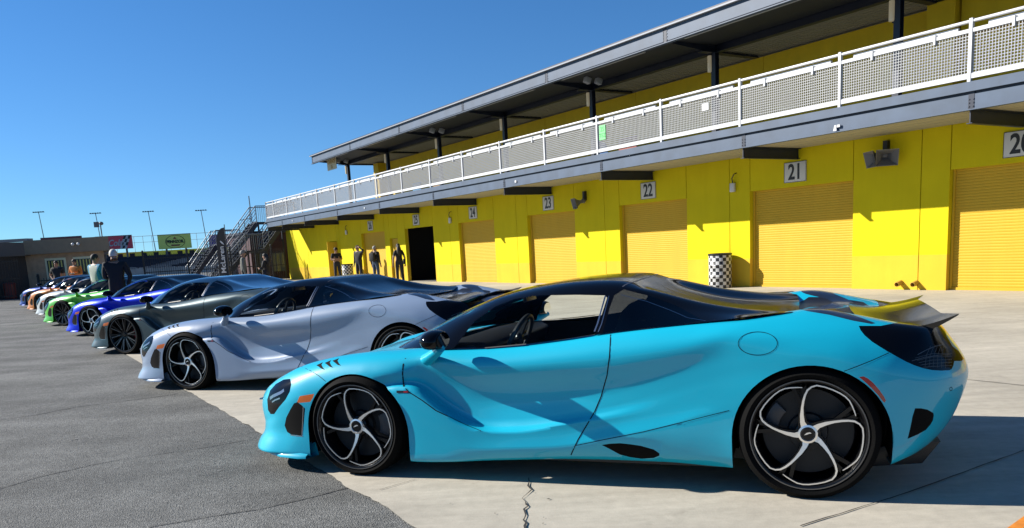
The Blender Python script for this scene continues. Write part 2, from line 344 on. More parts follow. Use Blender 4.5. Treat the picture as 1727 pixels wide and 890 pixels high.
# ---- body surface table: rows A B C D E F1 F2 G G2 H I J
def st(*a): return list(a)
BODY = [
 st((-1.00,0,.455),(-1.03,0,.44),(-1.055,0,.42),(-1.075,0,.39),(-1.085,0,.345),(-1.08,0,.29),(-1.08,0,.26),(-1.08,0,.235),(-1.085,0,.21),(-1.11,0,.165),(-1.13,0,.12),(-1.0,0,.105)),
 st((-.97,0,.475),(-.995,.28,.465),(-1.02,.33,.435),(-1.04,.355,.395),(-1.05,.365,.345),(-1.045,.37,.29),(-1.045,.37,.26),(-1.045,.37,.235),(-1.05,.37,.21),(-1.08,.38,.16),(-1.10,.38,.12),(-.97,.36,.105)),
 st((-.87,0,.52),(-.895,.32,.515),(-.925,.57,.51),(-.945,.64,.465),(-.95,.67,.40),(-.93,.69,.32),(-.925,.69,.28),(-.925,.695,.25),(-.93,.70,.22),(-.965,.715,.165),(-.985,.72,.12),(-.86,.66,.105)),
 st((-.70,0,.585),(-.72,.33,.575),(-.75,.60,.59),(-.775,.73,.56),(-.78,.81,.48),(-.76,.84,.38),(-.75,.845,.33),(-.75,.85,.29),(-.755,.85,.25),(-.79,.875,.165),(-.81,.885,.12),(-.70,.8,.105)),
 st((-.50,0,.645),(-.51,.33,.63),(-.52,.60,.65),(-.54,.75,.66),(-.55,.86,.58),(-.54,.905,.47),(-.535,.91,.40),(-.535,.91,.34),(-.54,.91,.27),(-.57,.925,.165),(-.59,.93,.12),(-.5,.85,.105)),
 st((-.28,0,.69),(-.285,.33,.675),(-.29,.60,.70),(-.295,.75,.725),(-.30,.88,.67),(-.30,.925,.57),(-.30,.93,.48),(-.30,.93,.39),(-.30,.93,.29),(-.30,.935,.17),(-.30,.935,.12),(-.3,.85,.105)),
 st((0,0,.735),(0,.33,.72),(0,.60,.735),(0,.75,.765),(0,.885,.72),(0,.94,.63),(0,.945,.54),(0,.945,.43),(0,.945,.31),(0,.945,.18),(0,.94,.12),(0,.85,.105)),
 st((.28,0,.765),(.28,.33,.76),(.28,.60,.765),(.28,.76,.778),(.28,.88,.735),(.285,.925,.65),(.29,.905,.592),(.29,.945,.575),(.29,.95,.50),(.30,.95,.22),(.30,.945,.115),(.3,.85,.105)),
 st((.42,0,.775),(.42,.33,.775),(.42,.62,.775),(.42,.785,.782),(.42,.875,.735),(.42,.885,.66),(.41,.868,.580),(.41,.950,.568),(.41,.955,.47),(.41,.957,.22),(.41,.95,.112),(.42,.85,.105)),
 st((.60,0,.78),(.60,.33,.78),(.60,.66,.78),(.60,.81,.785),(.60,.895,.73),(.60,.858,.58),(.60,.848,.432),(.60,.955,.422),(.60,.96,.37),(.60,.96,.20),(.60,.95,.12),(.6,.85,.11)),
 st((.82,0,.78),(.82,.33,.78),(.82,.67,.78),(.82,.825,.79),(.82,.915,.72),(.82,.858,.51),(.82,.875,.336),(.82,.955,.322),(.82,.955,.29),(.82,.962,.20),(.82,.93,.133),(.82,.85,.12)),
 st((1.05,0,.79),(1.05,.33,.79),(1.05,.68,.79),(1.05,.838,.805),(1.05,.93,.725),(1.05,.866,.51),(1.05,.895,.345),(1.05,.948,.317),(1.05,.95,.29),(1.05,.962,.215),(1.05,.92,.145),(1.05,.85,.13)),
 st((1.35,0,.82),(1.35,.33,.82),(1.35,.69,.82),(1.35,.848,.84),(1.35,.942,.75),(1.35,.890,.53),(1.35,.912,.395),(1.35,.942,.368),(1.35,.942,.335),(1.35,.958,.232),(1.35,.905,.158),(1.35,.85,.14)),
 st((1.63,0,.86),(1.63,.33,.86),(1.63,.69,.86),(1.63,.858,.878),(1.63,.95,.78),(1.63,.914,.56),(1.63,.918,.455),(1.63,.935,.42),(1.63,.936,.385),(1.63,.957,.295),(1.63,.895,.16),(1.63,.85,.145)),
 st((1.90,0,.87),(1.90,.33,.87),(1.90,.69,.88),(1.90,.868,.905),(1.90,.957,.81),(1.90,.935,.64),(1.90,.933,.54),(1.90,.938,.48),(1.90,.942,.43),(1.90,.955,.362),(1.90,.895,.16),(1.9,.85,.145)),
 st((2.20,0,.89),(2.20,.33,.89),(2.20,.68,.915),(2.20,.868,.925),(2.20,.955,.85),(2.20,.953,.73),(2.20,.951,.64),(2.20,.952,.56),(2.20,.953,.505),(2.20,.956,.452),(2.20,.915,.15),(2.2,.85,.14)),
 st((2.45,0,.895),(2.45,.45,.895),(2.45,.70,.948),(2.45,.855,.935),(2.45,.95,.86),(2.45,.968,.76),(2.45,.968,.68),(2.45,.97,.61),(2.45,.968,.54),(2.45,.96,.38),(2.45,.95,.15),(2.45,.85,.14)),
 st((2.68,0,.905),(2.68,.50,.908),(2.68,.70,.972),(2.68,.835,.93),(2.68,.94,.85),(2.68,.975,.76),(2.68,.975,.69),(2.68,.975,.62),(2.68,.975,.54),(2.68,.965,.38),(2.68,.95,.15),(2.68,.85,.14)),
 st((2.90,0,.890),(2.90,.50,.893),(2.90,.69,.932),(2.90,.805,.915),(2.90,.915,.83),(2.90,.965,.73),(2.90,.97,.65),(2.90,.97,.58),(2.90,.97,.51),(2.90,.96,.37),(2.90,.95,.19),(2.9,.82,.15)),
 st((3.05,0,.870),(3.05,.48,.870),(3.05,.66,.895),(3.05,.775,.895),(3.06,.885,.805),(3.08,.93,.70),(3.08,.94,.62),(3.08,.94,.55),(3.07,.94,.49),(3.06,.935,.36),(3.04,.92,.21),(2.98,.75,.155)),
 st((3.14,0,.865),(3.14,.44,.865),(3.15,.61,.875),(3.17,.73,.875),(3.20,.82,.78),(3.225,.855,.68),(3.235,.865,.61),(3.23,.865,.54),(3.215,.865,.47),(3.18,.865,.34),(3.12,.86,.225),(3.02,.68,.16)),
 st((3.23,0,.86),(3.23,.34,.86),(3.24,.49,.865),(3.265,.57,.865),(3.33,.63,.775),(3.385,.65,.68),(3.40,.66,.61),(3.39,.66,.54),(3.37,.66,.47),(3.31,.66,.33),(3.23,.66,.235),(3.05,.6,.165)),
 st((3.28,0,.88),(3.29,.25,.88),(3.30,.285,.87),(3.33,.31,.84),(3.385,.32,.76),(3.43,.33,.67),(3.445,.33,.61),(3.43,.33,.54),(3.41,.33,.47),(3.345,.33,.33),(3.26,.33,.235),(3.08,.3,.165)),
 st((3.30,0,.88),(3.31,0,.875),(3.325,0,.865),(3.35,0,.83),(3.40,0,.75),(3.445,0,.67),(3.455,0,.61),(3.445,0,.54),(3.42,0,.47),(3.355,0,.33),(3.27,0,.235),(3.09,0,.165)),
]
USEG = [6,6,6,7,8,8,8,5,5,6,6,7,7,7,7,7,7,7,5,5,6,6,6]
VSEG = [4,4,4,4,5,4,3,2,4,3,3]
for _s, _d in ((0, .045), (1, .045), (2, .04), (3, .025)): BODY[_s] = [(x + _d, y, z) for x, y, z in BODY[_s]]
pts, UI, VI = loft(BODY, USEG, VSEG, [6, 7, 9], lambda x: float(np.clip((x - .2) / .1, 0, 1) * np.clip((2.32 - x) / .1, 0, 1)))
bm, lay = grid_bm(pts)
bm.normal_update()
up_chk = sum(1 for f in bm.faces if f.normal.y < -0.2 and f.calc_center_median().y > .5)
if up_chk > 200: bmesh.ops.reverse_faces(bm, faces=bm.faces); bm.normal_update()
near = lambda c, n: n.y > -.15 and c.y > .02
def nearx(a, b): return lambda c, n: n.y > -.15 and c.y > .02 and a < c.x < b
side = lambda c, n: c.y > .55
ARCH = {'f': (-.01, .285, .368), 'r': (2.655, .325, .388)}
def arcpoly(cx, cz, r, n=30):
    p = [(cx + r * math.cos(t), cz + r * math.sin(t)) for t in np.linspace(0, math.pi, n)]
    return [(cx + r - .005, -.05)] + p + [(cx - r + .005, -.05)]
for k in ARCH: carve(bm, lay, arcpoly(*ARCH[k]), 99, 'xz', lambda c, n: c.y > .45)
# cockpit and wheel openings are real holes
carve(bm, lay, [(.03, -.2), (.12, .38), (.34, .60), (.50, .755), (1.0, .80), (1.75, .82), (1.95, .60), (1.95, -.2)], 99, 'xy', lambda c, n: n.z > .3 and c.z > .6)
bmesh.ops.delete(bm, geom=[f for f in bm.faces if f[lay] == 99], context='FACES')
def Z(ox, oy, s, pts): return [(ox + a / s, oy + b / s) for a, b in pts]
z1 = lambda p: Z(430, 450, 2.2814, p); z2 = lambda p: Z(800, 450, 2.2814, p); z6 = lambda p: Z(1300, 480, 4.0444, p); z7 = lambda p: Z(1480, 640, 3.5587, p)
P_HEAD, P_INTK, P_MARK, P_RMARK, P_TAIL, P_RVENT, P_SVENT, P_LOUV, P_CARB, P_DECK, P_DOOR, P_LAMP, P_REARGLOSS = 1, 2, 3, 4, 5, 6, 7, 8, 9, 10, 11, 12, 13
carve(bm, lay, z1([(136,430),(110,433),(80,450),(58,475),(47,510),(50,550),(60,566),(74,566),(92,540),(118,510),(134,480),(140,450)]), P_HEAD, 'pix', nearx(-2, 0))
carve(bm, lay, z1([(163,520),(180,532),(193,545),(188,600),(182,640),(182,650),(140,645),(124,635),(114,610),(120,580),(135,550),(150,525)]), P_INTK, 'pix', nearx(-2, 0))
carve(bm, lay, z1([(172,497),(228,488),(222,505),(212,519),(160,524)]), P_MARK, 'pix', nearx(-2, 0))
for dx in (0, 32, 62):
    carve(bm, lay, z1([(236 + dx, 378 - dx * .28), (262 + dx, 366 - dx * .25), (256 + dx, 376 - dx * .25), (262 + dx, 388 - dx * .25), (270 + dx, 396 - dx * .25), (256 + dx, 392 - dx * .25), (246 + dx, 384 - dx * .25)]), 20 + dx // 30, 'pix', nearx(-2, 0))
carve(bm, lay, z2([(490,685),(520,680),(560,678),(600,682),(640,688),(690,702),(712,717),(712,726),(690,735),(645,738),(600,732),(560,722),(520,700)]), P_SVENT, 'pix', nearx(1, 2.2))
carve(bm, lay, Z(1230,600,3.423,[(748,122),(775,118),(800,130),(830,155),(865,195),(893,235),(904,258),(896,270),(886,262),(862,230),(830,195),(795,160),(765,135)]), P_RMARK, 'pix', nearx(2.5, 4))
carve(bm, lay, z6([(600,280),(612,310),(640,345),(690,388),(740,420),(800,457),(860,490),(920,523),(980,550),(1040,570),(1100,582),(1160,586),(1220,583),(1236,572),(1246,548),(1252,520),(1300,520),(1318,505),(1280,450),(1240,420),(1200,350),(1190,300),(1150,262),(1100,240),(900,250),(750,280)]), P_TAIL, 'pix', lambda c, n: c.x > 2.7 and c.y > 0 and n.y > -.3)
carve(bm, lay, z7([(225,172),(262,172),(300,180),(335,200),(338,215),(332,245),(318,270),(290,302),(240,330),(180,356),(196,290),(210,220)]), P_RVENT, 'pix', nearx(2.5, 4))
carve(bm, lay, z6([(150,118),(200,125),(400,158),(600,218),(715,262),(690,268),(560,245),(400,205),(250,180),(160,156)]), P_CARB, 'pix', lambda c, n: c.x > 2.4 and n.z > .2 and c.y > .0)
carve(bm, lay, [(2.60, -.1), (2.60, .50), (2.66, .58), (3.00, .58), (3.03, .50), (3.03, -.1)], 14, 'xy', lambda c, n: n.z > .3)
DOORP = [(683,606),(680,625),(682,652),(690,661),(712,675),(735,692),(754,701),(785,716),(811,726.5),(860,728),(931,720),(990,712.5),(1003,693),(1012,672),(1022,642),(1027,612),(1030,558),(940,560),(700,565)]
carve(bm, lay, DOORP, P_DOOR, 'pix', lambda c, n: c.y > .6)
fix_ngons(bm); bm.verts.index_update(); bm.verts.ensure_lookup_table(); bm.normal_update()
BVH = BVHTree.FromBMesh(bm)
PB = split_parts(bm, lay)
def keep_main(d, tiny=0):
    # drop stray slivers: keep the largest connected piece
    idx, V, Fc, N = d; par = list(range(len(V)))
    def fd(a):
        while par[a] != a: par[a] = par[par[a]]; a = par[a]
        return a
    for f in Fc:
        for q in f[1:]: par[fd(q)] = fd(f[0])
    cnt = {}
    for f in Fc: cnt.setdefault(fd(f[0]), []).append(f)
    return cnt
for _k in (P_HEAD, P_INTK, P_MARK, P_RMARK, P_TAIL, P_RVENT, P_SVENT, P_DOOR, P_DECK, P_CARB):
    if _k in PB:
        c_ = keep_main(PB[_k])
        if len(c_) > 1:
            _V = PB[_k][1]; g_ = sorted(c_.values(), key=lambda fs: -min(np.linalg.norm(np.array(_V[f[0]]) - CC) for f in fs)); 
            for g in g_[:-1]: PB[0][2].extend([]) 
            d = PB[_k]; base = PB[0]
            for g in g_[:-1]:
                for f in g:
                    ids = []
                    for q in f: base[1].append(d[1][q]); base[3].append(d[3][q]); ids.append(len(base[1]) - 1)
                    base[2].append(tuple(ids))
            PB[_k] = (d[0], d[1], g_[-1], d[3])
bm.free()

# ---- canopy: rows A B C D E
CAN = [
 st((-.06,0,.735),(.04,.40,.745),(.30,.65,.775),(.46,.755,.785),(.50,.815,.787)),
 st((.22,0,.86),(.28,.38,.865),(.46,.62,.885),(.55,.715,.865),(.60,.822,.79)),
 st((.50,0,.985),(.55,.37,.985),(.68,.605,.985),(.76,.685,.965),(.82,.832,.795)),
 st((.78,0,1.085),(.82,.36,1.08),(.90,.59,1.065),(.97,.67,1.035),(1.04,.845,.81)),
 st((1.05,0,1.130),(1.07,.35,1.128),(1.13,.575,1.112),(1.16,.66,1.072),(1.20,.852,.83)),
 st((1.35,0,1.155),(1.35,.35,1.152),(1.36,.565,1.132),(1.37,.66,1.082),(1.40,.858,.85)),
 st((1.62,0,1.148),(1.62,.35,1.145),(1.61,.57,1.124),(1.60,.67,1.066),(1.63,.865,.885)),
 st((1.85,0,1.04),(1.85,.36,1.045),(1.84,.595,1.07),(1.83,.70,1.012),(1.87,.872,.908)),
 st((2.15,0,.955),(2.15,.38,.958),(2.14,.63,1.002),(2.13,.745,.968),(2.16,.862,.932)),
 st((2.42,0,.925),(2.42,.40,.927),(2.40,.66,.966),(2.39,.76,.955),(2.38,.83,.955)),
 st((2.60,0,.920),(2.60,.42,.922),(2.58,.66,.955),(2.57,.74,.962),(2.56,.765,.965)),
]
cpts, CUI, CVI = loft(CAN, [7,7,7,7,7,7,6,7,7,6], [6,6,5,7])
cb, cl = grid_bm(cpts); cb.normal_update()
if sum(1 for f in cb.faces if f.normal.z < 0) > 200: bmesh.ops.reverse_faces(cb, faces=cb.faces); cb.normal_update()
C_WIND, C_SIDE, C_ROOF, C_QUAR, C_BUTT = 1, 2, 3, 4, 5
def curve_row(j, i0, i1): return [tuple(cpts[i, j]) for i in range(i0, i1 + 1)]
# windscreen seen from above
wl = [(p[0] + .03, p[1] - .035) for p in [cpts[i, 12] for i in range(2, 27)]]
wtop = [(.96, .52), (.93, .35), (.92, -.1)]
wbot = [(-.02, -.1), (.08, .38), (.34, .61)]
carve(cb, cl, [(-.02, -.1), (.09, .38), (.34, .61)] + [(x, y) for x, y in wl if .38 < x < .93] + [(.99, .50), (.97, .35), (.965, -.1)], C_WIND, 'xy', lambda c, n: True)
# side window seen from the photo's side
carve(cb, cl, [(764,589),(860,582),(950,573),(1003,566),(1010,545),(1024,502),(1020,498),(975,497),(905,498),(868,504),(835,517),(800,542)], C_SIDE, 'pix', lambda c, n: c.y > .55, only=(0,))
carve(cb, cl, [(1016,563),(1040,560),(1128,550),(1186,540),(1140,515),(1100,500),(1052,488),(1036,498),(1028,520)], C_QUAR, 'pix', lambda c, n: c.y > .55, only=(0,))
carve(cb, cl, [(1.665, -.1), (1.665, .50), (1.60, .60), (1.70, .9), (2.8, .9), (2.8, -.1)], C_BUTT, 'xy', lambda c, n: c.z > .9, only=(0,))
fix_ngons(cb); cb.verts.index_update(); cb.verts.ensure_lookup_table(); cb.normal_update()
CBVH = BVHTree.FromBMesh(cb); PC = split_parts(cb, cl); cb.free()

# ---- materials of the cars
def paint(name, col, metal=.0, rough=.35): 
    return mat(name, col, rough=rough, metal=metal, coat=1.0, coatr=.02, spec=.4)
black_gloss = mat('gloss_black', (.003, .003, .004), .10, coat=0, spec=.22)
black_trim = mat('black_trim', (.012, .012, .013), .45)
void_black = mat('vent_black', (.004, .004, .004), .8, spec=.1)
carbon = mat('carbon', (.02, .02, .022), .3, coat=1.0, var=.5, vscale=300)
tyre_m = mat('tyre_rubber', (.0035, .0035, .0035), .85, spec=.10, bump=.2, bscale=120)
rim_dark = mat('rim_dark', (.004, .004, .005), .3, coat=.15, spec=.25)
rim_cut = mat('rim_machined', (.90, .89, .87), .34, metal=1.0)
disc_m = mat('disc_iron', (.02, .02, .021), .55, metal=.3)
cal_m = mat('caliper_grey', (.06, .06, .065), .4)
cal_red = mat('caliper_red', (.35, .01, .01), .35)
orange_l = mat('marker_orange', (.75, .16, .02), .15, coat=1)
red_l = mat('marker_red', (.35, .008, .008), .15, coat=1)
lamp_m = mat('lamp_clear', (.5, .52, .55), .1, metal=.8)
liner_m = mat('arch_liner', (.004, .004, .004), .9, spec=.1)
seat_m = mat('seat_leather', (.02, .02, .022), .5)
seat_g = mat('seat_grey', (.22, .22, .22), .6)
trim_s = mat('bright_trim', (.45, .45, .46), .25, metal=1)
glass_s = glassmat('side_glass', (.93, .96, .95), 1.16); glass_w = glassmat('windscreen_glass', (.55, .60, .61), 1.4); glass_d = glassmat('dark_glass', (.10, .11, .12))
PAINT = mat('paint_turquoise', (.006, .50, .70), rough=.42, metal=0, coat=.8, coatr=.02, spec=.2)
ROOFM = black_gloss

def ribbon(mb, bvh_list, pts2, w, mode='pix', lift=.0012, step=None, name='panel_gap', m=None, parent=None):
    """thin strip laid along a curve traced on the surface"""
    hits = []
    P = [np.array(p, float) for p in pts2]; dense = []
    for a, b in zip(P[:-1], P[1:]):
        L = np.linalg.norm(b - a); n = max(1, int(L / (step or (6 if mode == 'pix' else .03))))
        dense += [a + (b - a) * k / n for k in range(n)]
    dense.append(P[-1])
    for q in dense:
        if mode == 'pix': o = Vector(CC); d = Vector(cray(*q)).normalized()
        elif mode == 'xz': o = Vector((q[0], 2.5, q[1])); d = Vector((0, -1, 0))
        elif mode == 'xy': o = Vector((q[0], q[1], 3)); d = Vector((0, 0, -1))
        else: o = Vector((6, q[0], q[1])) if mode == 'yz+' else Vector((-4, q[0], q[1])); d = Vector((-1, 0, 0)) if mode == 'yz+' else Vector((1, 0, 0))
        best = None
        for bv in bvh_list:
            h = bv.ray_cast(o, d)
            if h[0] is not None and (best is None or h[3] < best[3]): best = h
        if best is None: continue
        n = best[1] if best[1].dot(d) < 0 else -best[1]
        hits.append((best[0], n))
    if len(hits) < 2: return
    V = []; Fs = []
    for i, (p, n) in enumerate(hits):
        a = hits[max(0, i - 1)][0]; b = hits[min(len(hits) - 1, i + 1)][0]; d = (b - a).normalized(); s_ = d.cross(n).normalized()
        for sg in (-1, 1): q = p + n * lift + s_ * sg * w / 2; V.append((q.x, -q.y, q.z))
    for i in range(len(hits) - 1): Fs.append((2 * i, 2 * i + 1, 2 * i + 3, 2 * i + 2))
    if mb is not None: mb.add(V, Fs); return
    for sgn in (1, -1):
        q = MB(); q.add([(x, sgn * y, z) for x, y, z in V], Fs); q.build(name, m, parent, recalc=False)

def wheel(parent, cx, cy, r, rimr, width, side_s, style, spin, cal, rear):
    """side_s -1 near side (outer face towards -y)"""
    w_ = empty('wheel', (cx, cy, r)); w_.parent = parent
    o = -1 if side_s < 0 else 1
    def yy(d): return o * d     # d: distance outwards from wheel centre
    hw = width / 2
    t = MB(); prof = [(rimr - .004, hw - .028), (rimr + .006, hw - .006), (rimr + .02, hw + .004), (rimr + (r - rimr) * .5, hw + .010), (r - .030, hw + .002), (r - .012, hw - .012), (r - .003, hw - .03), (r, hw - .045)]
    prof += [(r - .0, 0)] + [(a, -b) for a, b in prof[::-1]]
    for gk in range(4):
        pass
    t.lathe([(a, yy(b)) for a, b in prof], 64); t.build('tyre', tyre_m, w_, smooth=True, auto=60)
    rm = MB()
    rm.lathe([(a, yy(b)) for a, b in [(rimr + .008, hw - .004), (rimr + .004, hw + .002), (rimr - .004, hw + .0), (rimr - .010, hw - .012), (rimr - .022, hw - .03), (rimr - .03, -hw + .02), (rimr - .005, -hw)]], 64, mi=0)
    # thin machined lip
    rm.lathe([(a, yy(b)) for a, b in [(rimr + .0095, hw - .001), (rimr + .0085, hw + .004), (rimr + .003, hw + .004), (rimr + .0025, hw - .001)]], 64, mi=2)
    R = rimr; yo = hw - .012
    if style == 'swirl':
        path = [(-.055, .125), (-.085, .20), (-.095, .32), (-.09, .45), (-.075, .56), (-.05, .66), (-.012, .745), (.05, .80), (.13, .825), (.25, .80), (.37, .755), (.48, .70), (.56, .645), (.62, .58), (.66, .50), (.70, .40), (.72, .33)]
        path = [(x * 1.11, z * 1.11) for x, z in path]
        wid = [.16, .11, .085, .056, .052, .048, .044, .038, .034, .030, .030, .030, .029, .028, .027, .024, .016]
        for k in range(5):
            a = -k * 2 * math.pi / 5 + spin
            def T(p, dep): 
                x = p[0] * math.cos(a) - p[1] * math.sin(a); z = p[0] * math.sin(a) + p[1] * math.cos(a)
                return (-x * R * o if False else x * R * (1 if o < 0 else -1), yy(dep), z * R)
            for (ws, d0, d1, mi) in ((1.0, yo - .004, yo + .004, 1), (1.9, yo - .045, yo - .006, 0)):
                V = []; m = len(path)
                for i, p in enumerate(path):
                    q0 = np.array(path[max(0, i - 1)]); q1 = np.array(path[min(m - 1, i + 1)]); d = (q1 - q0) / np.linalg.norm(q1 - q0); n_ = V3(-d[1], d[0]); hwid = wid[i] * ws * .37
                    dip = .018 * max(0, 1 - np.linalg.norm(p) * 1.6) 
                    for sg in (-1, 1):
                        q = np.array(p) + n_ * sg * hwid
                        V.append(T(q, d1 - dip)); V.append(T(q, d0 - dip))
                Fs = []
                for i in range(m - 1):
                    b = 4 * i; Fs += [(b, b + 2, b + 6, b + 4), (b + 1, b + 5, b + 7, b + 3), (b, b + 4, b + 5, b + 1), (b + 2, b + 3, b + 7, b + 6)]
                Fs += [(0, 1, 3, 2), (4 * m - 4, 4 * m - 2, 4 * m - 1, 4 * m - 3)]
                rm.add(V, Fs, mi)
            # dark webs that carry the spoke tips to the rim
            for q0, q1, wd in (((-.055, .73), (-.10, 1.0), .09), ((.28, .89), (.33, .96), .09), ((.62, .72), (.74, .68), .10), ((-.10, .50), (-.30, .955), .07), ((.80, .37), (.95, .32), .06)):
                p0 = np.array(T(q0, yo - .03)); p1 = np.array(T(q1, yo - .03)); rm.bar(p0, p1, wd * R, .03, upv=(0, 1, 0), mi=0)
    else:
        n = 10
        for k in range(n):
            a = k * 2 * math.pi / n + spin; ca, sa = math.cos(a), math.sin(a)
            for sg in (-.10, .10):
                p0 = (ca * R * .14, yy(yo - .035), sa * R * .14); a2 = a + sg; p1 = (math.cos(a2) * R * .97, yy(yo - .004), math.sin(a2) * R * .97)
                rm.bar(p0, p1, .022, .03, upv=(0, 1, 0), mi=0)
                q0 = (ca * R * .3, yy(yo - .012), sa * R * .3); q1 = (math.cos(a + sg * .95) * R * .94, yy(yo + .0115), math.sin(a + sg * .95) * R * .94)
                if sg > 0: rm.bar(q0, q1, .004, .004, upv=(0, 1, 0), mi=1)
    rm.lathe([(a, yy(b)) for a, b in [(.0, yo - .004), (.031, yo - .004), (.033, yo - .008), (.042, yo - .02), (.062, yo - .03), (.065, yo - .06)]], 24, mi=0)
    if style == 'swirl':
        rm.lathe([(a, yy(b)) for a, b in [(.034, yo - .010), (.038, yo - .0065), (.048, yo - .0085), (.052, yo - .018)]], 30, mi=1)
        sw = [(-.018, -.004), (-.006, .008), (.010, .012), (.018, .006), (.006, .004), (-.004, -.001)]
        rm.prism([(x * (1 if o < 0 else -1), z) for x, z in sw], yy(yo - .0045), yy(yo - .0025), 'xz', mi=1)
        for k in range(5):
            a = spin + (k + .5) * 2 * math.pi / 5; rm.ball((math.cos(a) * .07, yy(yo - .045), math.sin(a) * .07), .010, 8, 6, mi=1)
    rm.build('rim', [rim_dark, rim_cut if style == 'swirl' else mat('rim_ring', (.30, .30, .31), .35, metal=1), mat('rim_lip', (.16, .16, .165), .35, metal=1)], w_, smooth=True, auto=35)
    d = MB(); rd = rimr * .80; d.lathe([(a, yy(b)) for a, b in [(rd * .45, hw - .10), (rd, hw - .10), (rd, hw - .13), (rd * .45, hw - .13)]], 48, closed=True)
    d.lathe([(a, yy(b)) for a, b in [(.0, hw - .07), (rd * .42, hw - .075), (rd * .45, hw - .10)]], 32)
    d.build('brake_disc', disc_m, w_, smooth=True, auto=35)
    c = MB(); a0 = (2.75 if rear else .05) if o < 0 else (.39 if rear else 3.1)
    arc = [a0 + i * .13 for i in range(-3, 4)]
    P = [((rd * .98) * math.cos(a), (rd * .98) * math.sin(a)) for a in arc] + [((rd * .66) * math.cos(a), (rd * .66) * math.sin(a)) for a in arc[::-1]]
    c.prism(P, yy(hw - .145), yy(hw - .075), 'xz'); c.build('brake_caliper', cal, w_, bevel=.004)
    k = MB(); k.lathe([(.0, yy(hw - .16)), (rimr - .04, yy(hw - .16)), (rimr - .04, yy(-hw + .02))], 40); k.build('wheel_well', liner_m, w_)
    return w_

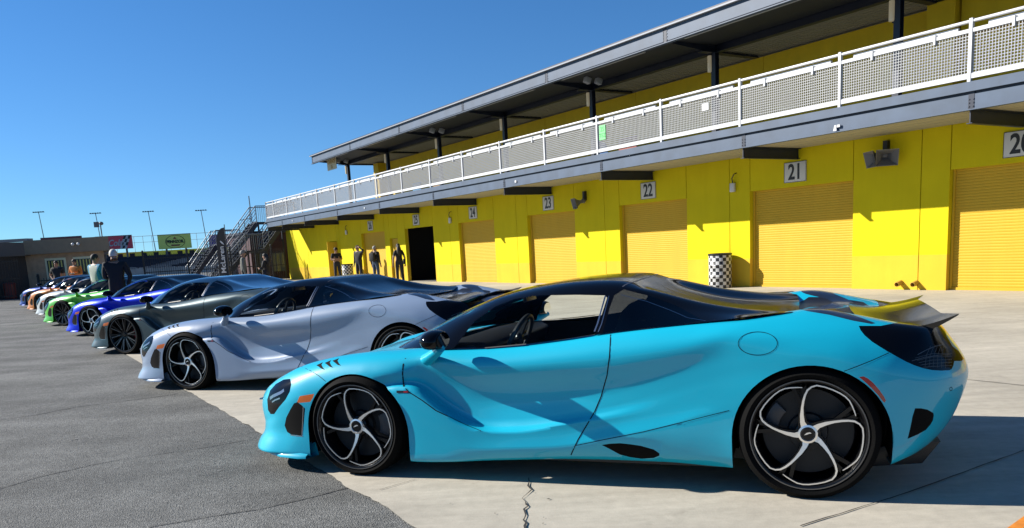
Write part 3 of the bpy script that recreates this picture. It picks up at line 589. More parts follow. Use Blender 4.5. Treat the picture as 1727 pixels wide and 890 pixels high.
def make_car(style='swirl', cal=None, spin_f=.24, spin_r=0.0):
    root = empty('sports_car')
    cal = cal or cal_m
    part_obj('body', PB[0], PAINT, root, 'both')
    for s_ in (1, -1):
        part_obj('door', PB[P_DOOR], PAINT, root, side=s_)
        hl = part_obj('headlight', PB[P_HEAD], black_gloss, root, side=s_)
        l = MB(); 
        for k in range(4):
            p = np.array((-.93 + .045 * k, .655 + .035 * k, .43 + .012 * k)); l.ball((p[0] + .004, -s_ * p[1], p[2]), (.012, .018, .007), 10, 6)
        l.build('lamp_strip', lamp_m, hl, smooth=True)
        part_obj('front_air_intake', PB[P_INTK], void_black, root, side=s_)
        part_obj('side_marker', PB[P_MARK], orange_l, root, side=s_)
        part_obj('rear_marker', PB[P_RMARK], red_l, root, side=s_)
        part_obj('tail_light', PB[P_TAIL], black_gloss, root, side=s_)
        part_obj('rear_vent', PB[P_RVENT], void_black, root, side=s_)
        part_obj('side_vent', PB[P_SVENT], void_black, root, side=s_)
        for q in (20, 21, 22):
            if q in PB: part_obj('fender_louvre', PB[q], void_black, root, side=s_)
        if P_CARB in PB: part_obj('deck_trim', PB[P_CARB], carbon, root, side=s_)
        if P_DECK in PB: part_obj('deck_vent', PB[P_DECK], void_black, root, side=s_)
        g = part_obj('side_window', PC[C_SIDE], glass_s, root, side=s_)
        part_obj('quarter_window', PC[C_QUAR], glass_d, root, side=s_)
    if 14 in PB: part_obj('engine_cover', PB[14], black_trim, root, 'both')
    part_obj('roof', PC[0], ROOFM, root, 'both')
    part_obj('windscreen', PC[C_WIND], glass_w, root, 'both')
    part_obj('rear_buttress', PC[C_BUTT], ROOFM, root, 'both')
    # panel gaps, trims
    bl_ = [BVH]
    def gp(p, w, mode='pix', name='panel_gap', m=void_black, bv=bl_, **k): ribbon(None, bv, p, w, mode, name=name, m=m, parent=root, **k)
    gp([(1030,564),(1028,600),(1024,632),(1014,668),(1003,694),(990,716),(975,741),(966,760),(960,774)], .006)
    gp([(684,604),(680,615),(679,630),(681,652)], .008)
    gp([(684,655),(690,661),(712,675),(735,692),(754,701),(785,716),(811,726.5)], .006)
    gp([(971,751),(1020,741),(1085,728),(1150,712),(1230,692)], .0035)  # dark line drawn along the sill crease
    gp(z6([(500,590),(600,552),(700,512),(805,465)]), .0035)
    gp([(1278 + 33 * math.cos(a), 579 + 19.5 * math.sin(a)) for a in np.linspace(0, 2 * math.pi, 40)], .003, step=2, name='fuel_flap_gap')
    gp(z1([(180,384),(215,400),(245,418),(272,440)]), .0035)
    gp([(.26, .0), (.25, .3), (.20, .5), (.0, .57), (-.4, .56), (-.72, .50), (-.86, .3), (-.89, 0)], .004, 'xy')
    gp([(1047,497),(1090,508),(1130,523),(1160,536),(1190,541)], .004, name='window_trim', m=trim_s, bv=[CBVH])
    gp([(1021,499),(1008,545),(1000,566)], .009, name='window_trim', m=trim_s, bv=[CBVH]); gp([(1027,499),(1015,545),(1006,567)], .005, name='window_trim', m=trim_s, bv=[CBVH])
    gp([(1.668, 0), (1.668, .3), (1.66, .50), (1.63, .585)], .007, 'xy', name='roof_seam', m=mat('seam_grey', (.10, .10, .11), .3), bv=[CBVH])
    gp(z1([(58,506),(70,497),(85,490),(100,483),(112,474)]), .022, name='headlamp_lens', m=lamp_m)
    gp(z1([(66,520),(78,512),(96,505)]), .010, name='headlamp_lens', m=lamp_m)
    gp(z1([(186,538),(184,590),(181,646)]), .006, name='intake_trim', m=trim_s); gp(z1([(136,646),(160,650),(184,651)]), .006, name='intake_trim', m=trim_s)
    gp([(1300 + (1228 + 9 * math.cos(a)) / 4.0444, 480 + (710 + 12 * math.sin(a)) / 4.0444) for a in np.linspace(0, 6.283, 12)], .003, step=1, name='parking_sensor')
    gp([(757,592),(830,585.5),(900,579),(950,573.5),(1003,566.5)], .007, name='window_seal', m=black_trim, bv=[CBVH])
    gp([(669,660.5),(681,660.5),(690,660.5)], .015, lift=.002, name='badge', m=mat('badge_dark', (.02, .02, .03), .3))
    gp([(681,660.5),(688,660.5)], .009, lift=.0035, name='badge_stripe', m=mat('badge_red', (.45, .01, .03), .3))
    # wheel arches: liner with a body-coloured lip
    for k in ARCH:
        cx, cz, r = ARCH[k]
        for s_ in (1, -1):
            lm = MB(); n = 30; y0, y1 = (.935, .60) if k == 'f' else (.962, .60); ang = np.linspace(-.25, math.pi + .25, n)
            V = [(cx + (r + .002) * math.cos(a), -s_ * y, cz + (r + .002) * math.sin(a)) for a in ang for y in (y0 - .02, y1)]
            lm.add(V, [(2 * i, 2 * i + 1, 2 * i + 3, 2 * i + 2) for i in range(n - 1)])
            lm.add([(cx + r * math.cos(a), -s_ * y1, cz + r * math.sin(a)) for a in ang], [tuple(range(n))])
            lm.build('arch_liner', liner_m, root)
    # underbody
    u = MB(); u.box(-.86, 3.05, -.55, .55, .10, .16); u.box(.42, 2.22, -.78, .78, .11, .150); u.box(.32, .44, -.85, .85, .10, .45); u.box(-.70, -.42, -.78, .78, .10, .15); u.box(2.1, 2.25, -.85, .85, .13, .6)
    u.box(-.42, .32, -.58, .58, .15, .62); u.box(2.28, 3.05, -.58, .58, .15, .72)
    u.build('underbody', black_trim, root)
    # splitter
    sp = MB(); T_ = [(-1.125, 0), (-1.115, .2), (-1.085, .38), (-1.015, .54), (-.925, .68), (-.83, .79), (-.73, .875), (-.61, .935), (-.46, .962), (-.40, .955)]
    V = []; Fs = []
    prof = [(0, .098), (0, .112), (.02, .125), (.06, .150), (.10, .19)]
    top = []
    full = [(x, -y) for x, y in T_[::-1]] + T_[1:]
    for (x, y) in full:
        L = math.hypot(x + .45, y) or 1; dx = .85 if abs(y) < .8 else .45; 
        ix, iy = (.9, -.25 * y) if abs(y) < .85 else (.25, -.9 * np.sign(y))
        for (d, z) in prof: V.append((x + ix * d, y + iy * d, z))
        V.append((x + ix * .12, y + iy * .12, .098))
    m = len(prof) + 1
    for i in range(len(full) - 1):
        for j in range(m): Fs.append((i * m + j, i * m + (j + 1) % m, (i + 1) * m + (j + 1) % m, (i + 1) * m + j))
    sp.add(V, Fs); sp.build('front_splitter', PAINT, root, smooth=True, auto=60)
    # diffuser
    df = MB(); df.prism([(2.95, .115), (3.22, .20), (3.30, .26), (3.16, .27), (2.95, .20)], -.66, .66, 'xz')
    for y in (-.62, -.35, -.12, .12, .35, .62): df.prism([(2.95, .10), (3.22, .13), (3.30, .25), (2.95, .2)], y - .006, y + .006, 'xz')
    df.build('diffuser', black_trim, root, bevel=.003)
    ex = MB()
    for y in (-.12, .12): ex.lathe([(.045, -.03), (.05, 0), (.042, .004), (.038, -.03)], 20, c=(0, 0, 0))
    # rear wing
    wg = MB(); n = 33; V = []; ys = np.linspace(-1, 1, n)
    def wp(s_, t):   # s spanwise -1..1, t chord 0..1
        a = abs(s_); y = s_ * (.80 - .17 * t); tip = max(0, (a - .72) / .28)
        x0 = 2.95 - .06 * (1 - a ** 2) ; x1 = 3.315 + .05 * tip - .02 * (1 - a)
        x = x0 + (x1 - x0) * t
        z0 = .900 - .01 * a ** 2; z1_ = .912 + .012 * (1 - a) - .01 * a ** 2 + .022 * tip
        z = z0 + (z1_ - z0) * t ** 1.6 - .030 * math.sin(math.pi * t)
        return x, y, z
    nt_ = 10
    for i in range(n):
        for j in range(nt_ + 1): x, y, z = wp(ys[i], j / nt_); V.append((x, y, z))
        for j in range(nt_, -1, -1): x, y, z = wp(ys[i], j / nt_); V.append((x - .004, y, z - .008 - .03 * math.sin(math.pi * min(1, (1 - j / nt_) * 1.0))))
    m = 2 * (nt_ + 1); Fs = []
    for i in range(n - 1):
        for j in range(m): Fs.append((i * m + j, i * m + (j + 1) % m, (i + 1) * m + (j + 1) % m, (i + 1) * m + j))
    Fs += [tuple(range(m)), tuple(range((n - 1) * m, n * m))[::-1]]
    wg.add(V, Fs); wg.build('rear_wing', mat('wing_carbon', (.008, .008, .009), .10, spec=.5), root, smooth=True, auto=50)
    # tail lamp mesh and grille slats
    gr_ = MB()
    for s_ in (1, -1):
        for k in range(7):
            a = k / 6; 
            ribp = [(3.10 + .33 * q - .0 * a, s_ * (.86 - .45 * q * q), .70 + .08 * (1 - a) - .02 * q) for q in np.linspace(0, 1, 5)]
    ls = None; GK = dict(name='tail_grille', m=mat('grille_grey', (.12, .12, .12), .4, metal=.5), parent=root); ribbon(ls, bl_, z6([(1000,478),(1060,445),(1120,420),(1170,410)]), .004, **GK); ribbon(ls, bl_, z6([(960,520),(1050,495),(1150,480),(1225,478)]), .003, **GK)
    for k in range(6): ribbon(ls, bl_, z6([(1090 + 22 * k, 415 + 3 * k), (1060 + 26 * k, 480), (1050 + 28 * k, 560 + 2 * k)]), .002, **GK)
    for k in range(5): ribbon(ls, bl_, z6([(985 + 12 * k, 500 + 16 * k), (1100, 470 + 22 * k), (1235, 470 + 20 * k)]), .002, **GK)
    # interior
    it = MB(); it.box(.35, 1.95, -.76, .76, .18, .22); it.box(1.72, 1.80, -.74, .74, .22, .93); it.box(1.0, 1.7, -.09, .09, .22, .52)
    it.box(.30, .36, -.70, .70, .2, .74)
    it.build('cabin_tub', seat_m, root)
    for s_ in (1, -1):
        dc = MB(); yv = [(.52, .70), (1.0, .745), (1.70, .79)]
        V = []
        for x, y in [(.50, .72), (.8, .765), (1.2, .79), (1.70, .80)]: V += [(x, s_ * y, .22), (x, s_ * (y + .03), .775 + .06 * max(0, x - 1.0)), (x, s_ * (y + .065), .79 + .075 * max(0, x - .9))]
        dc.add(V, [(3 * i + j, 3 * i + j + 1, 3 * i + j + 4, 3 * i + j + 3) for i in range(3) for j in range(2)]); dc.build('door_card', seat_m, root)
    dsh = MB(); dsh.prism([(-.02, -.30), (.10, -.42), (.32, -.66), (.50, -.76), (.50, .76), (.32, .66), (.10, .42), (-.02, .30)], .60, .715, 'xy'); prof = [(.30, .70), (.36, .765), (.55, .80), (.72, .795), (.78, .76), (.74, .66), (.72, .5), (.3, .5)]
    dsh.prism(prof, -.70, .70, 'xz'); dsh.box(.74, .80, -.12, .12, .62, .80); dsh.build('dashboard', seat_m, root, bevel=.015)
    for s_ in (-1, 1):
        se = MB(); y = s_ * .36
        se.obox((1.22, y, .34), (.26, 0, .03), (0, .24, 0), (-.008, 0, .06))
        a = 1.28; se.prism([(1.42, .30), (1.52, .36), (1.66, .74), (1.74, .92), (1.72, 1.00), (1.66, 1.02), (1.60, .96), (1.54, .80), (1.34, .40)], y - .17, y + .17, 'xz')
        for q in (-1, 1): se.prism([(1.30, .38), (1.50, .36), (1.66, .74), (1.62, .80), (1.48, .78), (1.25, .46)], y + q * .24 - .03, y + q * .24 + .03, 'xz')
        so_ = se.build('seat', seat_m, root, bevel=.02)
        h = MB(); h.prism([(1.56, .80), (1.60, .965), (1.615, .965), (1.575, .80)], y - .10, y + .10, 'xz'); h.build('headrest_pad', seat_g, so_, bevel=.004)
    sw = MB(); c = np.array((.90, -.37, .79)); ax = np.array((-.9, 0, .42)); ax /= np.linalg.norm(ax); u1 = np.array((0, 1., 0)); u2 = np.cross(ax, u1)
    sw.tube([c + .175 * (u1 * math.cos(t) + u2 * math.sin(t) * .93) for t in np.linspace(0, 2 * math.pi, 36, endpoint=False)], .016, 8, closed=True)
    for t in (0, math.pi, -math.pi / 2): sw.bar(c, c + .17 * (u1 * math.cos(t) + u2 * math.sin(t)), .035, .018, upv=ax)
    sw.ball(c, (.03, .05, .05), 12, 8); sw.build('steering_wheel', mat('wheel_leather', (.07, .07, .07), .35), root, smooth=True)
    rv = MB(); rv.obox((.86, 0, 1.035), (.012, 0, .004), (0, .11, 0), (-.004, 0, .028)); rv.bar((.84, 0, 1.05), (.80, 0, 1.085), .012); rv.build('rear_view_mirror', black_trim, root, bevel=.004)
    # door mirrors
    for s_ in (-1, 1):
        mr = MB(); A = [(.50, .875, .735), (.545, .93, .765), (.60, 1.0, .80), (.635, 1.05, .825)]
        mr.tube([(x, s_ * y, z) for x, y, z in A], [.040, .033, .028, .024], 10)
        mi_ = mr.build('door_mirror', PAINT, root, smooth=True); 
        me = mi_.data
        for v in me.vertices: v.co.x += (v.co.x - .56) * .25
        sh = MB(); sh.ball((.615, s_ * 1.03, .868), (.085, .115, .062), 24, 14)
        sho = sh.build('mirror_shell', black_gloss, mi_, smooth=True)
        for v in sho.data.vertices:
            if v.co.x > .665: v.co.x = .665
            if v.co.z < .825: v.co.z = .825 + (v.co.z - .825) * .3
        gm = MB(); gm.lathe([(.0, 0), (1.0, 0)], 28); gmo = gm.build('mirror_glass', mat('mirror_silver', (.9, .9, .9), .01, metal=1), mi_, smooth=False)
        for v in gmo.data.vertices: x, z = v.co.x, v.co.z; v.co = (.6665, s_ * 1.03 + x * .090, .868 + z * .043)
    for s_ in (-1, 1):
        wheel(root, -.012, s_ * .845, .321, .262, .235, s_, style, spin_f, cal, False)
        wheel(root, 2.645, s_ * .815, .350, .281, .30, s_, style, spin_r, cal, True)
    return root
car_a = make_car()
# ================================================================ GROUND
def node_mat(name):
    m = bpy.data.materials.new(name); m.use_nodes = True; MATS[name] = m
    return m, m.node_tree.nodes, m.node_tree.links, m.node_tree.nodes['Principled BSDF']
def asphalt_mat():
    m, n, L, b = node_mat('asphalt'); b.inputs['Roughness'].default_value = .85; b.inputs['Specular IOR Level'].default_value = .25
    tc = n.new('ShaderNodeTexCoord')
    def noise(s, d, dim=None, rough=.5, vec=None):
        x = n.new('ShaderNodeTexNoise'); x.inputs['Scale'].default_value = s; x.inputs['Detail'].default_value = d; x.inputs['Roughness'].default_value = rough
        L.new(vec or tc.outputs['Object'], x.inputs['Vector']); return x.outputs[0]
    def rng(v, a, b_, c, d): x = n.new('ShaderNodeMapRange'); x.inputs[1].default_value = a; x.inputs[2].default_value = b_; x.inputs[3].default_value = c; x.inputs[4].default_value = d; L.new(v, x.inputs[0]); return x.outputs[0]
    def mul(a, b_): x = n.new('ShaderNodeMath'); x.operation = 'MULTIPLY'; L.new(a, x.inputs[0]); L.new(b_, x.inputs[1]); return x.outputs[0]
    v = n.new('ShaderNodeTexVoronoi'); v.inputs['Scale'].default_value = 130; L.new(tc.outputs['Object'], v.inputs['Vector'])
    sx = n.new('ShaderNodeSeparateColor'); L.new(v.outputs['Color'], sx.inputs[0])
    mp = n.new('ShaderNodeMapping'); mp.inputs['Rotation'].default_value = (0, 0, -BROT); mp.inputs['Scale'].default_value = (.16, 1.5, 1); L.new(tc.outputs['Object'], mp.inputs['Vector'])
    f = mul(rng(sx.outputs[0], 0, 1, .60, 1.42), rng(noise(.9, 7, rough=.7), .3, .7, .66, 1.32))
    f = mul(f, rng(noise(1.1, 5, vec=mp.outputs[0]), .35, .72, .82, 1.32)); f = mul(f, rng(noise(25, 3), .3, .7, .85, 1.15))
    cr = n.new('ShaderNodeVectorMath'); cr.operation = 'SCALE'; cr.inputs[0].default_value = (.120, .120, .112); L.new(f, cr.inputs[3]); L.new(cr.outputs[0], b.inputs['Base Color'])
    bp_ = n.new('ShaderNodeBump'); bp_.inputs['Strength'].default_value = .9; bp_.inputs['Distance'].default_value = .006; L.new(v.outputs['Distance'], bp_.inputs['Height']); L.new(bp_.outputs[0], b.inputs['Normal'])
    return m
def concrete_mat():
    m, n, L, b = node_mat('concrete'); b.inputs['Roughness'].default_value = .8; b.inputs['Specular IOR Level'].default_value = .3
    tc = n.new('ShaderNodeTexCoord')
    def noise(s, d, vec=None, rough=.55):
        x = n.new('ShaderNodeTexNoise'); x.inputs['Scale'].default_value = s; x.inputs['Detail'].default_value = d; x.inputs['Roughness'].default_value = rough
        L.new(vec or tc.outputs['Object'], x.inputs['Vector']); return x.outputs[0]
    def rng(v, a, b_, c, d): x = n.new('ShaderNodeMapRange'); x.inputs[1].default_value = a; x.inputs[2].default_value = b_; x.inputs[3].default_value = c; x.inputs[4].default_value = d; L.new(v, x.inputs[0]); return x.outputs[0]
    def mul(a, b_): x = n.new('ShaderNodeMath'); x.operation = 'MULTIPLY'; L.new(a, x.inputs[0]); L.new(b_, x.inputs[1]); return x.outputs[0]
    mp = n.new('ShaderNodeMapping'); mp.inputs['Rotation'].default_value = (0, 0, rad(28)); mp.inputs['Scale'].default_value = (.35, 2.6, 1); L.new(tc.outputs['Object'], mp.inputs['Vector'])
    f = mul(rng(noise(.55, 8, rough=.62), .3, .7, .80, 1.14), rng(noise(2.2, 8, mp.outputs[0], .7), .3, .7, .84, 1.12)); f = mul(f, rng(noise(14, 6), .3, .7, .93, 1.07)); f = mul(f, rng(noise(160, 2), .3, .7, .93, 1.07))
    # sparse dark stains and pits
    f = mul(f, rng(noise(1.7, 9, rough=.75), .22, .40, .62, 1.0)); f = mul(f, rng(noise(9, 5, rough=.8), .20, .30, .55, 1.0))
    cr = n.new('ShaderNodeVectorMath'); cr.operation = 'SCALE'; cr.inputs[0].default_value = (.41, .375, .305); L.new(f, cr.inputs[3]); L.new(cr.outputs[0], b.inputs['Base Color'])
    bp_ = n.new('ShaderNodeBump'); bp_.inputs['Strength'].default_value = .25; bp_.inputs['Distance'].default_value = .004; L.new(noise(60, 6), bp_.inputs['Height']); L.new(bp_.outputs[0], b.inputs['Normal'])
    return m
g = MB(); g.add([(-1500, -60, 0), (1500, -60, 0), (1500, 2500, 0), (-1500, 2500, 0)], [(0, 1, 2, 3)]); tag(g.build('ground', asphalt_mat()), kind='structure')
# concrete apron with a slightly ragged edge
r_ = random.Random(3); V = []; ts = np.concatenate([np.arange(-8, 12, .06), np.arange(12, 62, .5)])
rag = 0
for t in ts:
    rag = rag * .75 + r_.uniform(-.010, .010); V.append(bp(t, 14.63 + (rag if t < 12 else 0), .006))
V2 = [bp(t, -.3, .006) for t in ts]; n_ = len(ts)
g = MB(); g.add(V + V2, [(i, i + 1, n_ + i + 1, n_ + i) for i in range(n_ - 1)]); tag(g.build('concrete_apron', concrete_mat()), kind='structure')
seam_m = mat('joint_dark', (.035, .032, .03), .9)
g = MB()
def strip(a, b, wd, z=.011, jag=0, seed=1, taper=False):
    rr = random.Random(seed); a = np.array(a[:2]); b = np.array(b[:2]); L = np.linalg.norm(b - a); n = max(2, int(L / .08)) if jag else 2; d = (b - a) / L; s_ = V3(-d[1], d[0]); V = []; o = 0
    for i in range(n):
        q = a + (b - a) * i / (n - 1); o = o * .8 + rr.uniform(-jag, jag); ww = wd * (rr.uniform(.5, 1.3) if jag else 1)
        for sg in (-1, 1): p = q + s_ * (o + sg * ww / 2); V.append((p[0], p[1], z))
    g.add(V, [(2 * i, 2 * i + 2, 2 * i + 3, 2 * i + 1) for i in range(n - 1)])
# expansion joints of the slabs
for off in (9.2, 4.6): 
    strip(bp(-5, off), bp(50, off), .010, jag=.002, seed=int(off))
for t in (12.6, 17.2, 21.8, 26.4, 31): strip(bp(t, 14.5), bp(t, 0.1), .009, jag=.002, seed=int(t + 9))
strip(ground(1350, 890), ground(1500, 844), .008, jag=.004, seed=5); strip(ground(1500, 844), ground(1727, 762), .008, jag=.003, seed=6)
strip(ground(640, 828), ground(700, 810), .004, jag=.006, seed=8)
tag(g.build('slab_joints', seam_m), kind='structure')
g = MB()
cz_ = lambda p: Z(800, 780, 8.09, p)
ck = cz_([(742, 230), (748, 290), (735, 340), (775, 385), (790, 390), (700, 470), (652, 510), (700, 560), (712, 600), (735, 620), (680, 660), (705, 740), (690, 780), (672, 810), (710, 850), (690, 890), (700, 960)])
G3 = [ground(*q) for q in ck]; wds = [.004, .006, .012, .012, .010, .003, .003, .004, .012, .008, .012, .008, .006, .008, .012, .014, .01]
V = []
for i, q in enumerate(G3):
    a = G3[max(0, i - 1)]; b = G3[min(len(G3) - 1, i + 1)]; d = (b - a)[:2]; d = d / np.linalg.norm(d); s_ = V3(-d[1], d[0])
    for sg in (-1, 1): p = q[:2] + s_ * sg * wds[i] / 2; V.append((p[0], p[1], .0125))
g.add(V, [(2 * i, 2 * i + 2, 2 * i + 3, 2 * i + 1) for i in range(len(G3) - 1)])
for (u, v, a) in ((925, 844.5, .012), (917, 876, .006), (916, 886, .007), (760, 852, .006), (835, 869, .007), (900, 833, .006)):
    q = ground(u, v); g.add([(q[0] - a, q[1], .0125), (q[0], q[1] - a * .6, .0125), (q[0] + a, q[1] + .002, .0125), (q[0] + .2 * a, q[1] + a * .7, .0125)], [(0, 1, 2, 3)])
tag(g.build('concrete_crack', seam_m), kind='structure')
g = MB()
a = ground(1700, 893); b = ground(1735, 868); d = (b - a)[:2]; d /= np.linalg.norm(d); s_ = V3(d[1], -d[0])
g.add([(*(a[:2] - d * .3), .0115), (*(b[:2] + d * 2), .0115), (*(b[:2] + d * 2 + s_ * .1), .0115), (*(a[:2] - d * .3 + s_ * .1), .0115)], [(0, 1, 2, 3)])
tag(g.build('orange_line', mat('line_orange', (.85, .28, .03), .6, var=.15, vscale=30)), kind='structure')
# dark paving seams and scuffs on the asphalt
seam_a = mat('asphalt_seam', (.075, .075, .073), .9, var=.4, vscale=8)
g = MB()
def poly_strip(pix, wd, z, seed):
    rr = random.Random(seed); P = [ground(*q)[:2] for q in pix]
    for a, b in zip(P[:-1], P[1:]): strip(a, b, wd, z, jag=.006, seed=rr.randint(0, 999))
poly_strip([(0, 708), (60, 700), (130, 686), (230, 674), (300, 664)], .018, .0045, 1)
poly_strip([(-5, 826), (60, 806), (150, 785), (240, 770), (330, 757), (430, 740)], .012, .0045, 2)
poly_strip([(250, 890), (340, 874), (430, 860), (520, 840), (590, 822)], .012, .0045, 3)
tag(g.build('asphalt_seams', seam_a), kind='structure')
g = MB(); scuff = mat('chalk_scuff', (.23, .23, .22), .9, var=.35, vscale=60)
rr = random.Random(11)
def specks(cx, cy, n, sx, sy, sz):
    for _ in range(n):
        u = rr.gauss(cx, sx); v = rr.gauss(cy, sy); q = ground(u, v); a = sz * rr.uniform(.4, 1.4); t = rr.uniform(0, 3)
        P = [(q[0] + a * rr.uniform(.5, 1) * math.cos(t + k * 1.25), q[1] + a * rr.uniform(.4, .8) * math.sin(t + k * 1.25), .0045) for k in range(5)]; g.add(P, [tuple(range(5))])
for k in range(9): specks(335 + k * 9, 742 + k * 14, 7, 3, 5, .008)
for k in range(5): specks(118 + k * 9, 718 + k * 17, 5, 3, 6, .008)
specks(290, 690, 20, 8, 16, .007); specks(70, 640, 10, 4, 8, .01)
specks(125, 742, 2, 2, 2, .02); specks(130, 756, 2, 2, 2, .02)
tag(g.build('asphalt_scuffs', scuff), kind='structure')

# ================================================================ GARAGE BUILDING (local x = t, y = off, z)
yel = mat('wall_yellow', (.80, .66, .008), .8, spec=.15, var=.05, vscale=1.2, bump=.15, bscale=18)
gold = mat('wall_gold', (.84, .55, .040), .8, spec=.15, var=.05, vscale=1.2, bump=.15, bscale=18)
gold_up = mat('upper_gold', (.98, .66, .010), .8, var=.05)
navy = mat('steel_navy', (.012, .020, .045), .45, var=.1, vscale=2)
steelb = mat('steel_blue', (.062, .100, .165), .55, var=.16, vscale=2.5)
white_p = mat('white_metal', (.74, .75, .76), .4, var=.05, vscale=3)
soffm = mat('soffit_beige', (.42, .40, .30), .7)
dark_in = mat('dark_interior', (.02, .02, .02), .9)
black_m = mat('sign_black', (.01, .01, .012), .5)
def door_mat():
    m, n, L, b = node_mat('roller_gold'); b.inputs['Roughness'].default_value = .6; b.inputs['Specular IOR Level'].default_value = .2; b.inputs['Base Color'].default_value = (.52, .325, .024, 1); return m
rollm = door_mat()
blg = empty('garage_building', bp(0, 0), BROT, 'long yellow two storey garage block with gold roller doors and a railed balcony', 'building')
BAYS = [(-3.95 + 0.0, -1.05), (1.05, 3.9), (6.05, 8.9), (11.05, 13.93), (16.13, 18.94), (21.18, 23.93), (26.2, 28.95), (31.2, 34.02), (36.3, 39.2)]
DH, SZ, TE = 2.40, 3.27, 51.35
backing = MB()
wall = MB(); base = MB()
def panel(t0, t1, z0, z1, off=0.0, th=.149, gap=.009):
    """wall panel, the lower band of it in the gold paint"""
    if z0 < .73:
        b = MB(); b.box(t0 + gap, t1 - gap, off - th, off + .004, z0, .73); b.build('base_panel', gold, blg); z0 = .7305
    b = MB(); b.box(t0 + gap, t1 - gap, off - th, off, z0, z1); b.build('wall_panel', yel, blg)
prev = -6.0
cuts = {9.0 + 5 * k + .5: 1 for k in range(-3, 8)}
for i, (a, b) in enumerate(BAYS):
    js = [q for q in [9.5, 14.6, 19.65, 24.65, 29.7, 35.0 + 9, 4.5, -.5] if prev + .1 < q < a - .1]
    e = [prev] + js + [a]
    if i == 8: e = [prev, 34.85]; panel(34.85, 35.75, 2.02, SZ); 
    for q0, q1 in zip(e[:-1], e[1:]): panel(q0, q1, 0, SZ)
    if i == 8: panel(35.75, a, 0, SZ)
    panel(a, b, DH, SZ)
    # sealed joints behind the panels
    prev = b
panel(prev, 42.3, 0, SZ); panel(42.3, 42.75, 0, SZ); panel(42.75, 44.2, 2.15, SZ); panel(44.2, 47.6, 0, SZ); panel(47.6, TE, 0, SZ)
wall.box(TE - .009, TE + .25, -9.5, -.002, 0, SZ)          # end wall
wo = wall.build('end_wall', yel, blg)
segs = [-6] + [x for a, b in BAYS for x in (a, b)] 
for q0, q1 in zip(segs[0::2], segs[1::2]):
    bk = MB(); bk.box(35.8 if q1 > 36 else q0 + .06, q1 - .06, -.14, -.03, 0, SZ - .02); bk.build('joint_sealant', mat('sealant', (.25, .20, .02), .9), blg)
for q0, q1 in ((39.3, 42.7), (44.25, TE - .05)):
    bk = MB(); bk.box(q0, q1, -.14, -.03, 0, SZ - .02); bk.build('joint_sealant', mat('sealant', (.25, .20, .02), .9), blg)
for i, (a, b) in enumerate(BAYS):
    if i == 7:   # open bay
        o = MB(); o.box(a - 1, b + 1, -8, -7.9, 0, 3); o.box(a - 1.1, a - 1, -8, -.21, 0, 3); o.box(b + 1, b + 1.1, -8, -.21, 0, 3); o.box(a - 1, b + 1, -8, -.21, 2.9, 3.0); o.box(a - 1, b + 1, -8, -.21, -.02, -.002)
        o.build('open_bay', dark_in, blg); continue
    d = MB(); n = 44; prof = []
    for k in range(n):
        z0 = .012 + k * (DH + .06) / n; hh = (DH + .06) / n
        prof += [(-.158, z0), (-.153, z0 + hh * .25), (-.153, z0 + hh * .70), (-.158, z0 + hh * .92)]
    V = []
    for t in (a - .06, b + .06): V += [(t, q, z) for q, z in prof]
    m = len(prof); d.add(V, [(j, j + 1, m + j + 1, m + j) for j in range(m - 1)])
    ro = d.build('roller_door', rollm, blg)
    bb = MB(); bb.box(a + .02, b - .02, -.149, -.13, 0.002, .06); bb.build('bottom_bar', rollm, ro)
for i, (a, b) in enumerate(BAYS):   # steel door guides
    for t in (a, b):
        gd = MB(); s1 = 1 if t == a else -1; x0, x1 = sorted((t + s1 * .001, t + s1 * .035)); gd.box(x0, x1, -.148, -.115, .002, DH - .002); gd.build('door_guide', gold, blg)
# pedestrian doors
d = MB(); d.box(34.87, 35.73, -.15, -.11, .01, 2.0); d.build('pedestrian_door', rollm, blg); d = MB(); d.box(34.94, 34.99, -.109, -.06, .98, 1.10); d.build('door_handle', black_m, blg)
d = MB(); d.box(42.77, 42.80, -.19, .55, .01, 2.1); d.box(42.80, 44.15, -1.2, -1.1, 0, 2.1); d.build('open_door', gold, blg)
# slab, soffit and beams
s_ = MB(); s_.box(-6, 49.1, -3.6, 1.80, 3.285, 3.70); s_.build('balcony_slab', mat('slab_grey', (.18, .18, .18), .8), blg)
s_ = MB()
for k in range(9): s_.box(-6, 49.0, .02 + .2 * k, .02 + .2 * k + .197, 3.262 + (.002 if k % 2 else 0), 3.284)
s_.build('balcony_soffit', soffm, blg)
JT = [2.56, 7.56, 12.5, 17.45, 22.4, 27.4, 32.4, 37.4, 42.2, 46.1, 49.05]
f = MB()
edges = [-2.4] + JT
for a, b in zip(edges[:-1], edges[1:]): f.box(a + .05, b - .05, 1.86, 1.875, 3.25, 3.50); 
f.box(-6, 49.1, 1.82, 1.95, 3.235, 3.25)
f.build('edge_beam', steelb, blg)
f = MB(); f.box(-6, 49.1, 1.80, 1.93, 3.545, 3.705); f.build('edge_channel', steelb, blg)
f = MB(); f.box(-6, 49.1, 1.80, 1.86, 3.50, 3.545)  # dark strip paints in the shade under the overhanging channel
for t in JT: f.box(t - .05, t + .05, 1.80, 1.88, 3.235, 3.545)
f.build('beam_shadow_gap', navy, blg)
for t in JT[:-1] + [48.9]:
    f = MB(); f.box(t - .01, t + .01, 0, 1.90, 3.03, 3.26); f.box(t - .05, t + .05, 0, 1.92, 3.015, 3.03); f.box(t - .09, t + .09, 0, 1.80, 3.245, 3.262)
    for q in (-.035, .035):
        for z in (3.30, 3.36, 3.42): f.box(t + q - .01, t + q + .01, 1.88, 1.89, z - .01, z + .01)
    f.build('cantilever_beam', navy, blg)
